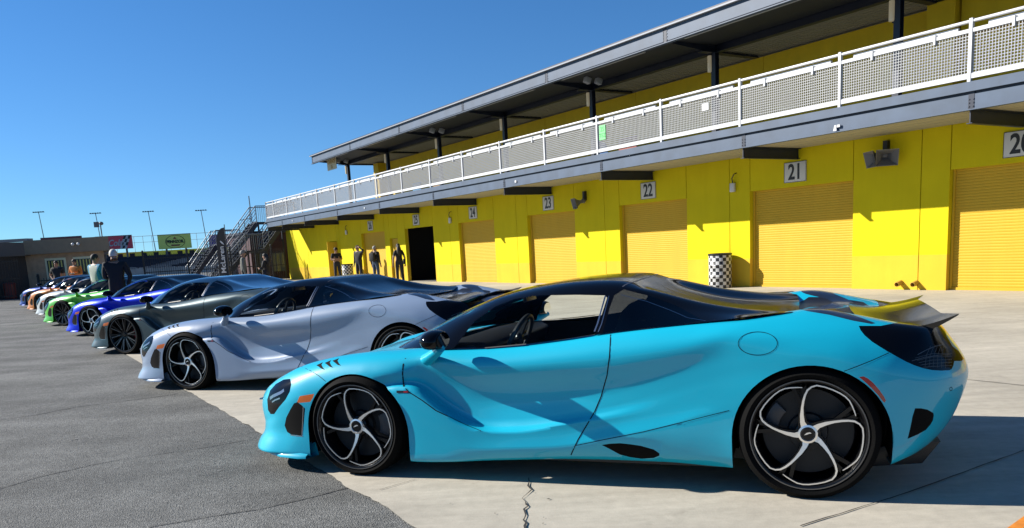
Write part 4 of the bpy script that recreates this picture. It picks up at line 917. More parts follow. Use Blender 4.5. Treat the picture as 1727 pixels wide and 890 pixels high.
# railing
PT = [7.6 + 2.49 * k for k in range(-4, 18)]; PT = [t for t in PT if t < 48.9][:17 + 4]; PT[-1] = 48.9 if PT[-1] > 48 else PT[-1]
if PT[-1] < 48.9: PT.append(48.9)
RO = 1.88
ra = MB(); rr_ = lambda z, hgt, wd: ra.box(-2.4, 48.93, RO - wd / 2, RO + wd / 2, z - hgt / 2, z + hgt / 2)
ra.tube([(-2.4, RO, 4.685), (48.9, RO, 4.685)], .028, 10); rr_(4.535, .062, .05); rr_(3.80, .085, .05)
ra.bar((48.9, RO, 4.685), (48.9, .2, 4.685), .05); ra.bar((48.9, RO, 4.535), (48.9, .2, 4.535), .05); ra.bar((48.9, RO, 3.80), (48.9, .2, 3.80), .06)
for off in (-3.5,):   # rear guard rail of the open deck
    ra.bar((35, off, 4.685), (48.9, off, 4.685), .05); ra.bar((35, off, 3.80), (48.9, off, 3.80), .05); ra.bar((35, off, 4.25), (48.9, off, 4.25), .03)
rl = ra.build('railing', white_p, blg)
for t in PT + [48.9]:
    p = MB(); p.box(t - .028, t + .028, RO - .035, RO + .035, 3.706, 4.73); p.build('rail_post', white_p, rl)
p = MB(); p.box(48.87, 48.93, .15, .21, 3.706, 4.73); p.build('rail_post', white_p, rl)
for a, b in zip(PT[:-1], PT[1:]):
    if b < 1: continue
    p = MB(); n = int((b - a - .06) / .05); x0 = a + .04
    fine = a < 24
    z = 3.85
    while z < 4.51: p.box(a + .03, b - .03, RO - .006, RO + .003, z - .0068, z + .0068); z += .05
    for k in range(n + 1): x = x0 + k * .05; p.box(x - .006, x + .006, RO - .002, RO + .007, 3.84, 4.51)
    p.build('mesh_panel', mat('mesh_grey', (.46, .47, .48), .5), rl)
for a, b in zip(PT[:-1], PT[1:]):    # cable trays clipped behind the top rail
    if b < 1 or a > 45: continue
    p = MB(); p.box(a + .25, b - .25, RO - .10, RO - .04, 4.575, 4.64); p.box(a + .6, a + .64, RO - .06, RO + .04, 4.44, 4.60); p.box(b - .7, b - .66, RO - .06, RO + .04, 4.44, 4.60); p.build('rail_light', white_p, rl)
# upper storey
uw = MB()
for k in range(-1, 6):
    a = [-6, 4.8, 9.8, 14.8, 19.8, 24.75, 29.8, 39.6][k + 1]; b = [4.8, 9.8, 14.8, 19.8, 24.75, 29.8, 39.6][k + 1] if k < 6 else 39.6
    uw.box(a + .008, b - .008, -1.75, -1.55, 3.70, 5.93)
uw.build('upper_wall', gold_up, blg)
for q in ((9.55, 10.15, -1.548, -1.15, 3.705, 5.93), (39.0, 39.6, -1.548, -1.15, 3.705, 5.93), (4.0, 9.5, -1.54, -1.3, 5.2, 5.9)):
    u2 = MB(); u2.box(*q); u2.build('wall_pilaster', gold_up, blg)
cols = [5, 10.03, 14.98, 19.96, 24.98, 30.0, 35.1, 40.0]
for t in cols:
    c = MB(); c.box(t - .07, t + .07, .0, .012, 3.7, 5.95); c.box(t - .07, t + .07, .128, .14, 3.7, 5.95); c.box(t - .006, t + .006, .012, .128, 3.7, 5.95); c.build('column', navy, blg)
    c = MB(); c.prism([(-1.55, 6.0), (-1.55, 5.94), (.0, 5.93), (.2, 5.93), (1.88, 6.06), (1.88, 6.30), (-1.55, 6.30)], t - .012, t + .012, 'yz'); c.box(t - .09, t + .09, -1.5, .6, 5.915, 5.93); c.build('roof_beam', navy, blg)
c = MB(); c.box(-6, 40.1, .03, .045, 5.94, 6.32); c.box(-6, 40.1, -.05, .13, 5.925, 5.94); c.build('roof_girder', navy, blg)
c = MB(); c.box(-6, 40.15, .12, 1.80, 6.10, 6.13); c.build('eave_soffit', mat('eave_dark', (.03, .035, .04), .6), blg)
c = MB()
n = 22
for k in range(n): y0 = -4 + k * .183; c.box(-6, 40.15, y0, y0 + .12, 5.985, 6.0); c.box(-6, 40.15, y0 + .12, y0 + .183, 6.0, 6.012)
c.build('roof_soffit', soffm, blg)
c = MB(); c.box(-6, 40.3, -4.2, 1.98, 6.335, 6.37); c.build('roof_sheet', mat('roof_grey', (.30, .32, .36), .5), blg)
RJ = [4.8, 9.8, 14.88, 19.8, 24.76, 29.9, 35.1, 40.15]
c = MB(); e = [-6] + RJ
for a, b in zip(e[:-1], e[1:]): c.box(a + .05, b - .03, 1.88, 1.895, 6.03, 6.33)
c.box(-6, 40.2, 1.84, 1.97, 5.965, 5.985)
c.build('fascia', steelb, blg)
c = MB(); c.box(-6, 40.2, 1.86, 1.88, 5.985, 6.335)
c.box(-6, 40.25, 1.84, 1.98, 6.37, 6.40)
for t in RJ:
    c.box(t - .06, t + .03, 1.86, 1.90, 5.985, 6.33)
    for z in (6.05, 6.12, 6.19, 6.26): 
        for q in (-.06, .06): c.box(t - .015 + q - .012, t - .015 + q + .012, 1.895, 1.905, z - .012, z + .012)
c.build('fascia_frame', navy, blg)
c = MB()
for a, b in zip(RJ[:-1], RJ[1:]): c.box(a + 1.0, b - .4, 1.60, 1.70, 6.02, 6.05)
c.build('eave_light_strip', mat('strip_light_grey', (.55, .58, .62), .4), blg)

def weather(m, amt=.055):
    n = m.node_tree.nodes; L = m.node_tree.links; b = n['Principled BSDF']; src = b.inputs['Base Color'].links[0].from_socket if b.inputs['Base Color'].links else None
    tc = n.new('ShaderNodeTexCoord'); mp = n.new('ShaderNodeMapping'); mp.inputs['Scale'].default_value = (2.2, 2.2, .22); L.new(tc.outputs['Object'], mp.inputs['Vector'])
    nz = n.new('ShaderNodeTexNoise'); nz.inputs['Scale'].default_value = 1.6; nz.inputs['Detail'].default_value = 8; nz.inputs['Roughness'].default_value = .65; L.new(mp.outputs[0], nz.inputs['Vector'])
    nz2 = n.new('ShaderNodeTexNoise'); nz2.inputs['Scale'].default_value = 7; nz2.inputs['Detail'].default_value = 6; nz2.inputs['Roughness'].default_value = .7; L.new(tc.outputs['Object'], nz2.inputs['Vector'])
    a = n.new('ShaderNodeMapRange'); a.inputs[1].default_value = .35; a.inputs[2].default_value = .62; a.inputs[3].default_value = 1 - amt; a.inputs[4].default_value = 1; L.new(nz.outputs[0], a.inputs[0])
    c = n.new('ShaderNodeMapRange'); c.inputs[1].default_value = .24; c.inputs[2].default_value = .36; c.inputs[3].default_value = 1 - 2.5 * amt; c.inputs[4].default_value = 1; L.new(nz2.outputs[0], c.inputs[0])
    mu = n.new('ShaderNodeMath'); mu.operation = 'MULTIPLY'; L.new(a.outputs[0], mu.inputs[0]); L.new(c.outputs[0], mu.inputs[1])
    vm = n.new('ShaderNodeVectorMath'); vm.operation = 'SCALE'
    if src: L.new(src, vm.inputs[0])
    else: vm.inputs[0].default_value = b.inputs['Base Color'].default_value[:3]
    L.new(mu.outputs[0], vm.inputs[3]); L.new(vm.outputs[0], b.inputs['Base Color'])
for q in (yel, gold, rollm, gold_up, steelb): weather(q)
# ---- things fixed to the building
def onb(name, t, off, z, label, cat, group=None):
    return empty(name, bp(t, off, z), BROT, label, cat, group)
signm = mat('sign_white', (.72, .72, .70), .5)
MT = lambda x=0, y=0, z=0: Matrix.Translation((x, y, z)) @ Matrix(((-1, 0, 0, 0), (0, 0, 1, 0), (0, 1, 0, 0), (0, 0, 0, 1)))
for num, t in ((20, 7.60), (21, 12.57), (22, 17.63), (23, 22.6), (24, 27.7), (25, 32.75), (26, 37.9)):
    o = onb('number_sign', t, .004, 2.735, {20: 'white number sign cut off by the right edge of the picture', 21: 'white number sign above the roller door just right of the checkered drum', 22: 'white number sign above the roller door left of the nearer checkered drum', 23: 'white number sign left of the single horn loudspeaker', 24: 'white number sign above the closed door right of the open dark garage', 25: 'white number sign above the open dark garage', 26: 'farthest white number sign, above the door behind the standing people'}[num], 'sign', 'garage number signs')
    p = MB(); p.box(-.31, .31, 0, .02, -.235, .235); p.build('sign_plate', signm, o, bevel=.004)
    p = MB()
    for q in ((-.31, .31, .0201, .023, -.235, -.225), (-.31, .31, .0201, .023, .225, .235), (-.31, -.30, .0201, .023, -.225, .225), (.30, .31, .0201, .023, -.225, .225)): p.box(*q)
    p.build('sign_border', black_m, o)
    text_obj('sign_number', str(num), .50, black_m, o, MT(0, .022, -.01), sx=.78, bold=.012)
# horn loudspeakers
horn_m = mat('horn_grey', (.16, .16, .17), .5)
def horn(parent, ang, tilt=-.25):
    h = MB(); V = []
    d = V3(math.sin(ang), math.cos(ang), tilt); d /= np.linalg.norm(d); sx = np.cross(d, (0, 0, 1)); sx /= np.linalg.norm(sx); sz = np.cross(sx, d)
    for (L, a, b) in ((0, .04, .04), (.12, .06, .05), (.22, .12, .10), (.32, .22, .17), (.315, .205, .155), (.21, .105, .085), (.10, .04, .03)):
        for i, j in ((-1, -1), (1, -1), (1, 1), (-1, 1)): V.append(d * L + sx * a * i + sz * b * j)
    h.add(V, [(4 * k + i, 4 * k + (i + 1) % 4, 4 * k + 4 + (i + 1) % 4, 4 * k + 4 + i) for k in range(6) for i in range(4)] + [(3, 2, 1, 0), (24, 25, 26, 27)])
    h.lathe([(.0, -.02), (.07, -.02), (.07, .06), (.0, .06)], 12, c=(0, -.03, 0)); return h.build('horn', horn_m, parent)
for t, z, a, lab in ((10.25, 2.84, (-.75, .55), 'pair of grey horn loudspeakers on the wall between doors 20 and 21'), (20.55, 2.66, (.35,), 'single grey horn loudspeaker on the wall between doors 22 and 23')):
    o = onb('horn_loudspeaker', t, .12, z, lab, 'loudspeaker')
    for q in a: horn(o, q)
    b = MB(); b.box(-.05, .05, -.12, -.02, .02, .30); b.bar((0, -.07, .3), (0, -.03, .02), .03); b.box(-.02, .02, -.1, .02, -.02, .04); b.build('bracket', black_m, o)
# conduit-fed wall lamps
for t, lab in ((14.45, 'small white wall lamp on a conduit above the nearer checkered drum'), (29.55, 'small white wall lamp on a conduit right of the open dark garage'), (41.1, 'farthest small white wall lamp, above the people in black')):
    o = onb('wall_lamp', t, .0, 2.55, lab, 'lamp', 'wall lamps under the balcony')
    b = MB(); b.box(-.07, .07, .02, .09, -.12, .10); b.build('lamp_body', white_p, o, bevel=.01)
    b = MB(); b.tube([(0, .05, .10), (-.02, .10, .22), (-.10, .10, .32), (-.10, .02, .34)], .014, 8); b.build('conduit', black_m, o, smooth=True)
# wall spouts at the foot
for i, t in enumerate((9.87, 9.52)):
    o = MB(); o.lathe([(.0, 0), (.052, 0), (.052, .17), (.045, .172), (.044, .03), (.0, .03)], 16); ob = o.build('pipe_spout', mat('spout_gold', (.55, .33, .05), .6), None, smooth=True)
    ob.location = bp(t, .0, .16); ob.rotation_euler = (0, 0, BROT); ob.rotation_euler = (rad(-12), 0, BROT)
    tag(ob, ['golden pipe spout left of the wall joint between doors 20 and 21', 'golden pipe spout right of the wall joint between doors 20 and 21'][i], 'pipe', 'pipe spouts at the wall foot')
# column sconces
for i, t in enumerate(cols):
    places = ['beyond the right edge', 'right above door 21', 'above door 22', 'above door 22 and 23', 'above door 23', 'above door 24', 'above door 25', 'at the far roof end']
    o = onb('column_lamp', t + .11, .14, 5.68, ['cream tube lamp on the nearest balcony column, out at the right edge', 'cream tube lamp on the column above the twin horn loudspeakers', 'cream tube lamp on the column above the nearer checkered drum', 'cream tube lamp on the column above the single horn loudspeaker', 'cream tube lamp on the column right of the paired roof speakers, fifth from the right', 'cream tube lamp on the column above the open dark garage', 'cream tube lamp on the last column but one of the balcony', 'cream tube lamp on the farthest column beside the hanging sign'][i], 'lamp', 'lamps on the balcony columns')
    b = MB(); b.lathe([(.0, -.2), (.055, -.2), (.06, -.17), (.06, .17), (.055, .2), (.0, .2)], 14, axis='z'); b.build('lamp_tube', mat('lamp_cream', (.75, .66, .45), .3, emit=((1, .8, .5), .06)), o, smooth=True)
    b = MB(); b.box(-.03, .03, -.10, -.055, -.22, .22); b.lathe([(.0, .2), (.066, .2), (.066, .225), (.0, .225)], 14, axis='z'); b.build('lamp_bracket', black_m, o)
# speakers under the roof
for i, t in enumerate((19.2, 29.0, 39.2)):
    o = onb('roof_speaker', t, .55, 5.93, ['white box speaker pair under the roof above door 22 and 23', 'white box speaker pair under the roof above door 24', 'white box speaker pair under the far roof end'][i], 'loudspeaker', 'speakers under the roof')
    for q, r0 in ((0.55, .3), (-.05, -.4)):
        b = MB(); b.obox((-.1, q * .7, .08), (.07, 0, 0), (0, .09, .03), (0, -.03, .08)); b.build('speaker_box', mat('speaker_white', (.5, .53, .58), .4), o, bevel=.01)
o = onb('hanging_sign', 38.9, 1.35, 5.86, 'cream sign reading GARAGE 26 hanging under the far roof end', 'sign')
p = MB(); p.box(-.62, .62, 0, .02, -.30, .22); p.build('sign_panel', mat('sign_cream', (.75, .66, .42), .6), o)
gt = mat('sign_gold_text', (.45, .28, .05), .6)
text_obj('sign_text', 'GARAGE', .26, gt, o, MT(0, .022, .08), bold=.006); text_obj('sign_text', '26', .26, gt, o, MT(0, .022, -.15), bold=.006)
o = onb('paper_notice', 17.33, RO + .02, 4.26, 'bright green notice with handwriting tied to the balcony railing', 'sign')
p = MB(); p.box(-.13, .13, 0, .004, -.19, .19); p.build('paper_sheet', mat('green_paper', (.22, .80, .28), .6), o)
gi = mat('green_ink', (.03, .35, .08), .6)
text_obj('handwriting', '2S', .17, gi, o, MT(0, .006, .08), ext=.001); text_obj('handwriting', 'TEZ', .15, gi, o, MT(0, .006, -.08), ext=.001)
for t, w_, z, lab, nm in ((13.6, .16, 4.30, 'small white paper tied to the balcony railing above door 21', 'paper_notice'), (22.3 - .6, .07, 3.38, 'small white label on the balcony beam left of the green notice', 'beam_label'), (34.0, .07, 3.38, 'small white label on the balcony beam above the open dark garage', 'beam_label'), (44.2, .07, 3.38, 'small white label on the balcony beam near its far end', 'beam_label')):
    b = MB(); b.box(-w_ / 2 * 1.3, w_ / 2 * 1.3, 0, .004, -w_ / 2, w_ / 2); ob = b.build(nm, white_p); ob.location = bp(t, RO + .02, z); ob.rotation_euler = (0, 0, BROT); tag(ob, lab, 'notice')
o = onb('beam_bracket', 10.15, 1.90, 3.33, 'small white clamp fixed to the balcony beam between doors 20 and 21', 'bracket')
b = MB(); b.prism([(-.02, -.06), (.06, -.06), (.03, .05), (.0, .05)], 0, .02, 'xz'); b.box(-.09, -.02, 0, .02, -.0, .05); b.build('clamp', white_p, o)
# dim banners behind the railing
for t, c, lab in ((20.2, (.10, .25, .55), 'blue round banner leaning behind the balcony railing above door 22'), (18.9, (.45, .12, .08), 'small red box behind the balcony railing above door 22'), (33.2, (.12, .35, .60), 'blue poster on the upper wall behind the railing above door 25'), (31.2, (.45, .28, .12), 'brown folding board behind the railing above door 25')):
    o = MB(); 
    if 'round' in lab: o.lathe([(.0, 0), (.36, 0), (.36, .03), (.0, .03)], 28)
    else: o.box(-.4, .4, 0, .04, -.35, .3); o.box(-.4, .4, -.01, 0, -.4, -.35)
    ob = o.build('balcony_board', mat('board_%d' % int(t * 10), c, .6), None, bevel=.004); ob.location = bp(t, -.4, 4.1); ob.rotation_euler = (0, 0, BROT); tag(ob, lab, 'board')

# checkered drums
def checker_mat():
    m, n, L, b = node_mat('checker'); tc = n.new('ShaderNodeTexCoord'); sp = n.new('ShaderNodeSeparateXYZ'); L.new(tc.outputs['Object'], sp.inputs[0])
    at = n.new('ShaderNodeMath'); at.operation = 'ARCTAN2'; L.new(sp.outputs[1], at.inputs[0]); L.new(sp.outputs[0], at.inputs[1])
    sc_ = n.new('ShaderNodeMath'); sc_.operation = 'MULTIPLY'; sc_.inputs[1].default_value = 20 / (2 * math.pi); L.new(at.outputs[0], sc_.inputs[0])
    f1 = n.new('ShaderNodeMath'); f1.operation = 'FLOOR'; L.new(sc_.outputs[0], f1.inputs[0])
    sz = n.new('ShaderNodeMath'); sz.operation = 'MULTIPLY'; sz.inputs[1].default_value = 1 / .087; L.new(sp.outputs[2], sz.inputs[0]); f2 = n.new('ShaderNodeMath'); f2.operation = 'FLOOR'; L.new(sz.outputs[0], f2.inputs[0])
    ad = n.new('ShaderNodeMath'); ad.operation = 'ADD'; L.new(f1.outputs[0], ad.inputs[0]); L.new(f2.outputs[0], ad.inputs[1])
    md = n.new('ShaderNodeMath'); md.operation = 'FLOORED_MODULO'; md.inputs[1].default_value = 2; L.new(ad.outputs[0], md.inputs[0])
    mx = n.new('ShaderNodeMix'); mx.data_type = 'RGBA'; L.new(md.outputs[0], mx.inputs[0]); mx.inputs[6].default_value = (.010, .010, .011, 1); mx.inputs[7].default_value = (.55, .55, .54, 1)
    L.new(mx.outputs[2], b.inputs['Base Color']); b.inputs['Roughness'].default_value = .45; return m
chk = checker_mat()
def drum(loc, label, s=1.0):
    o = empty('checkered_drum', loc, .3, label, 'barrel', 'checkered drums by the garage wall')
    b = MB(); prof = [(.0, .0), (.285, 0), (.29, .02), (.29, .30), (.297, .31), (.29, .32), (.29, .58), (.297, .59), (.29, .60), (.29, .84), (.285, .86)]
    b.lathe([(r * s, z * s) for r, z in prof], 40, axis='z'); b.build('drum_body', chk, o, smooth=True)
    b = MB(); b.lathe([(r * s, z * s) for r, z in [(.30, .845), (.305, .855), (.305, .885), (.29, .895), (.27, .88), (.26, .86), (.0, .86)]], 40, axis='z'); b.build('drum_rim', black_m, o, smooth=True); return o
drum((*bp(14.6, .38)[:2], 0), 'checkered black and white drum standing left of door 21')
q = ground(588, 474); drum((*q[:2], 0), 'checkered black and white drum behind the people near door 26', 1.0)
# curb along the wall foot
c = MB(); c.box(-6, 52, .0, .0, 0, 0)

# ================================================================ STAIRS at the far end
stm = mat('stair_steel', (.02, .025, .045), .5); galv = mat('galvanised', (.22, .245, .27), .4, metal=.3)
def stair(name, t0, t1, offa, za, offb, zb, label, land=None):
    o = empty(name, bp((t0 + t1) / 2, offb, 0), BROT, label, 'stairs'); tm = (t0 + t1) / 2
    L = lambda t, off, z: (t - tm, off - offb, z)
    n = int(abs(za - zb) / .18); tr_ = MB()
    for k in range(n):
        f_ = (k + .5) / n; off = offa + (offb - offa) * f_; z = za + (zb - za) * f_; tr_.box(t0 - tm, t1 - tm, off - offb - .14, off - offb + .14, z - .03, z); tr_.box(t0 - tm, t1 - tm, off - offb - .14, off - offb - .13, z - .03, z + .15)
    tr_.build('stair_treads', stm, o)
    for t in (t0, t1):
        st_ = MB(); st_.bar(L(t, offa, za - .10), L(t, offb, max(zb - .10, .05)), .05, .28); st_.build('stringer', stm, o)
        hr = MB(); hr.tube([L(t, offa, za + 1.0), L(t, offb, zb + 1.0)], .028, 8); hr.tube([L(t, offa, za + .55), L(t, offb, zb + .55)], .018, 6); hr.tube([L(t, offa, za + .78), L(t, offb, zb + .78)], .018, 6); hr.tube([L(t, offa, za + .30), L(t, offb, zb + .30)], .018, 6)
        for k in range(5): f_ = k / 4; off = offa + (offb - offa) * f_; z = za + (zb - za) * f_; hr.tube([L(t, off, z - .1), L(t, off, z + 1.0)], .024, 6)
        hr.build('handrail', galv, o, smooth=True)
    if land:
        a, b, z = land; l = MB(); l.box(t0 - tm, t1 - tm, a - offb, b - offb, z - .12, z); l.build('landing', stm, o)
        g_ = MB()
        for t in (t0, t1):
            g_.tube([L(t, a, z + 1.0), L(t, b, z + 1.0)], .028, 8); 
            for q in np.arange(a, b + .01, .12): g_.tube([L(t, q, z + .05), L(t, q, z + 1.0)], .010, 5)
        g_.build('landing_guard', galv, o)
        lg = MB()
        for t in (t0 + .05, t1 - .05):
            for q in (a + .1, b - .1): lg = MB(); lg.bar(L(t, q, 0), L(t, q, z - .1), .09); lg.build('landing_post', stm, o)
    return o
stair('metal_stairs', 52.6, 54.0, 1.5, 3.75, 4.6, .1, 'long dark steel stairs rising to the balcony behind the black flag', (-.6, 1.5, 3.75))
stair('metal_stairs', 51.2, 52.4, 2.7, 1.95, 4.5, .1, 'short dark steel stairs with mesh landing in front of the yellow wall end', (1.6, 2.7, 1.95))
stair('metal_stairs', 51.2, 52.4, .1, 3.75, 1.6, 1.95, 'upper flight of dark steel stairs beside the yellow wall end')
stair('metal_stairs', 60.5, 62.0, 2.3, 2.6, 4.3, .1, 'dark steel stairs left of the black flag', (.6, 2.3, 2.6))
# dark glazed pavilion behind the stairs
o = empty('glazed_pavilion', bp(55, 0), BROT, 'low dark maroon building with shop windows behind the stairs', 'building')
b = MB(); b.box(0, 6, -5, 1.4, 0, 3.1); b.build('wall', mat('maroon', (.06, .014, .02), .7), o)
b = MB(); b.box(-.3, 6.2, -5.2, 1.6, 3.1, 3.25); b.build('roof', stm, o)
for k in range(4):
    b = MB(); b.box(-.05, -.01, .35 - k * 1.15, 1.2 - k * 1.15, .5, 1.75); b.build('window', mat('window_bluegrey', (.12, .14, .16), .08), o)  # glossy panes in one even blue-grey
# feather flag
q = atY(375, 460, 36); fl = empty('feather_flag', (q[0], 36, 0), rad(-14), 'tall black feather flag with white vertical lettering beside the stairs', 'flag')
pz = 2.95; P = [(-.12, .1), (-.12, 2.05), (-.10, 2.35), (-.04, 2.58), (.06, 2.74), (.18, 2.82), (.33, 2.85), (.33, .1)]
b = MB(); b.prism(P, -.008, .008, 'xz'); b.build('flag_cloth', mat('flag_black', (.012, .012, .014), .7), fl)
b = MB(); b.tube([(.36, 0, 0), (.36, 0, 2.98)], .018, 8); b.lathe([(.0, 0), (.25, 0), (.25, .03), (.0, .03)], 16, axis='z', c=(.36, 0, 0)); b.build('flag_pole', black_m, fl)
wt = mat('flag_white', (.75, .75, .75), .6)
Mx = Matrix.Translation((.11, -.012, 1.45)) @ Matrix(((0, -1, 0, 0), (0, 0, -1, 0), (1, 0, 0, 0), (0, 0, 0, 1)))
text_obj('flag_lettering', 'McLaren', .34, wt, fl, Mx, ext=.002, bold=.004)
b = MB(); b.prism([(.06, 2.26), (.10, 2.28), (.20, 2.20), (.26, 2.10), (.17, 2.14), (.12, 2.18)], -.013, -.010, 'xz'); b.build('flag_swoosh', wt, fl)

# ================================================================ LEFT BACKGROUND
tan = mat('tan_block', (.17, .115, .075), .85, var=.15, vscale=6); tanf = mat('tan_fascia', (.33, .245, .16), .8, var=.08)
gh = empty('gatehouse', (-26.3, 44.5, 0), 0, 'low tan block gatehouse with flat brown fascia behind the left people', 'building')
b = MB(); b.prism([(0, 0), (4.3, 0), (-.6, 9), (-3, 9)], 0, 2.35, 'xy')
b.build('wall', mat('block_wall', (.60, .40, .25), .85, var=.2, vscale=3, bump=.3, bscale=6), gh)
b = MB(); b.prism([(.3, -.5), (4.9, -.5), (-.2, 9), (-2.5, 9)], 2.3, 3.05, 'xy'); b.build('fascia', tanf, gh)
b = MB(); b.prism([(.3, -.5), (-2.2, -3.6), (-2.2, 9), (.3, 9)], 2.25, 2.98, 'xy'); b.build('side_fascia', mat('fascia_shaded', (.15, .13, .115), .8), gh)  # darker copy of the fascia colour paints in the shaded side
b = MB(); b.prism([(0, 0), (-2.0, -2.8), (-2.0, 9), (-.01, 9)], 0, 2.25, 'xy'); b.build('side_wall', mat('shade_wall', (.07, .06, .055), .8), gh)  # wall colour darkened here to stand for the side in shade
for x in (1.05, 2.6):
    b = MB(); b.box(x, x + 1.15, -.04, .0, .9, 2.05); fr = b.build('window', mat('window_cream', (.95, .9, .6), .6), gh)
    b = MB(); b.box(x + .12, x + 1.03, -.06, -.042, 1.0, 1.93)
    b.build('pane', mat('pane_dark', (.02, .022, .02), .3), fr)
    b = MB()
    for k in range(5): b.box(x + .2 + k * .17, x + .26 + k * .17, -.075, -.061, 1.02, 1.9)
    b.build('window_bars', mat('bar_yellow', (.85, .75, .2), .6), fr)
b = MB(); b.box(-1.6, .1, 0.2, .8, 3.05, 3.2); b.build('rooftop_unit', mat('unit_grey', (.35, .34, .32), .7), gh)
b = MB()
for x in (3.0, 3.3): b.ball((x, -.6, 2.72), .08, 10, 8)
b.build('floodlight', white_p, gh)
# camera mast and dish on the roof
o = empty('roof_antenna', (-22.7, 46, 3.05), 0, 'short mast with a dish on the gatehouse roof', 'antenna')
b = MB(); b.tube([(0, 0, 0), (0, 0, .9)], .03, 6); b.box(-.35, -.1, -.05, .05, .6, .9); b.ball((.05, 0, .8), (.12, .12, .1), 10, 8); b.build('mast', mat('mast_grey', (.15, .15, .16), .6), o)
# iron fence and gate on the left
def iron_fence(p0, p1, h, label, step=.12, name='iron_fence', rails=(.15, 1.0, 1.9)):
    p0 = np.array(p0, float); p1 = np.array(p1, float); L = np.linalg.norm(p1 - p0); a = math.atan2(*(p1 - p0)[::-1]); o = empty(name, (*p0, 0), a, label, 'fence')
    ps = MB(); x = 0
    while x <= L: ps.box(x - .012, x + .012, -.012, .012, .05, h); x += step
    for z in rails:
        if z < h: ps.box(0, L, -.02, .02, z, z + .05)
    ps.build('pickets', black_m, o)
    x = 0
    while x <= L + .01: 
        b = MB(); b.box(x - .05, x + .05, -.05, .05, 0, h + .15); b.ball((x, 0, h + .19), .06, 8, 6); b.build('fence_post', black_m, o); x += 2.4
    return o
iron_fence((-30.5, 38.5), (-25.6, 42.6), 2.2, 'black iron fence at the far left edge in front of the gatehouse', rails=(.15, 1.05, 1.95))
iron_fence((-25.2, 43.5), (-21.8, 43.9), 1.0, 'low black iron railing in front of the tan wall', rails=(.1, .85), step=.14)
iron_fence((-21.0, 47), (-13.6, 50), 2.0, 'black iron fence between the gatehouse and the stairs', rails=(.15, .95, 1.75))
# clutter at the far left: red and white barriers behind the fence
for k, (x, y, c, lab) in enumerate(((-28.4, 43.0, (.30, .03, .03), 'red bin behind the left iron fence'), (-27.2, 44.0, (.5, .5, .5), 'pale box behind the left iron fence'), (-26.6, 43.2, (.25, .04, .03), 'dark red barrel behind the left iron fence'))):
    b = MB(); b.lathe([(.0, 0), (.26, 0), (.3, .05), (.3, .75), (.33, .78), (.28, .85), (.0, .9)], 16, axis='z') if k != 1 else b.box(-.3, .3, -.2, .2, 0, .7)
    ob = b.build('waste_bin', mat('bin%d' % k, c, .6), None, bevel=.01 if k == 1 else 0); ob.location = (x, y, 0); tag(ob, lab, 'bin')
# grandstand
gs = empty('grandstand', (-60, 150, 0), 0, 'distant low grandstand with navy seating and a yellow top band', 'grandstand')
sm = mat('seats_navy', (.015, .02, .04), .8, var=.3, vscale=.5); sg_ = mat('seats_grey', (.20, .20, .21), .8, var=.3, vscale=.4)
b = MB()
for k in range(14): b.box(-45, 60, k * .9, k * .9 + .9, 0, .9 + k * .17)
b.build('terrace', sg_, gs)
for k, (x0, x1) in enumerate(((-38, -8), (-2, 14), (20, 40))):
    b = MB(); 
    for r_i in range(13): b.box(x0 + r_i * .9, x1 + r_i * .6, r_i * .9 + .3, r_i * .9 + .7, .9 + r_i * .17, 1.25 + r_i * .17)
    b.build('seat_block', sm, gs)
b = MB(); b.box(-45, 12, 12.6, 13, 3.0, 4.15); b.build('top_band', mat('band_yellow', (.95, .9, .12), .7), gs)
b = MB(); b.box(12, 60, 12.6, 13, 3.0, 4.15); b.build('top_band', sm, gs)
b = MB()
for k in range(10): b.box(-20 + k * 2.4, -19 + k * 2.4, 12.55, 12.6, 3.3, 3.9)
b.build('band_emblem', sm, gs)
b = MB()
for k in range(60): b.tube([(-45 + k * 1.8, 13.5, 3), (-45 + k * 1.8, 13.5, 7.2)], .04, 4)
b.tube([(-45, 13.5, 7.2), (60, 13.5, 7.2)], .04, 4); b.tube([(-45, 13.5, 6.0), (60, 13.5, 6.0)], .03, 4)
b.build('catch_fence', mat('fence_grey', (.3, .32, .35), .6), gs)
r5 = random.Random(5)
b = MB()
for k in range(420): x = r5.uniform(-45, 45); y = r5.uniform(-9, -.5); b.box(x, x + r5.uniform(.2, .7), y, y + .2, 0, r5.uniform(.4, 1.2))
tag(b.build('infield_clutter', mat('clutter', (.28, .28, .28), .7, var=.6, vscale=.8)), kind='stuff'); bpy.data.objects['infield_clutter'].location = (-60, 148, 0)
b = MB(); b.box(-38, 60, 0, .3, 0, .95); ob = b.build('pit_wall', mat('pitwall', (.42, .42, .41), .8, var=.3, vscale=.5)); ob.location = (-60, 110, 0); tag(ob, 'long pale concrete pit wall in front of the distant grandstand', 'wall')
# billboards on the grandstand
def billboard(u0, v0, u1, v1, Y, m, label):
    a = atY(u0, v0, Y); b_ = atY(u1, v1, Y); wd = b_[0] - a[0]; zt = a[2]; zb = b_[2] + .4
    o = empty('billboard', ((a[0] + b_[0]) / 2, Y, 0), 0, label, 'billboard', 'billboards above the grandstand')
    b = MB(); b.box(-wd / 2, wd / 2, 0, .4, zb, zt); b.build('board', m, o)
    b = MB(); b.box(-wd / 2, wd / 2, -.02, .42, zt + .005, zt + .12); 
    for q in (-.3, .3): b.box(wd * q - .15, wd * q + .15, .45, .7, 0, zt)
    b.build('frame', mat('mast_grey', (.15, .15, .16), .6), o); return o, wd, zb, zt
MF = lambda x, y, z: Matrix.Translation((x, y, z)) @ Matrix(((1, 0, 0, 0), (0, 0, -1, 0), (0, 1, 0, 0), (0, 0, 0, 1)))
redm = mat('board_red', (.95, .09, .12), .6); wtm = mat('board_white', (.6, .6, .6), .6)
o, wd, zb, zt = billboard(160, 400, 224, 422, 160, redm, 'red billboard with white script and a checkered corner')
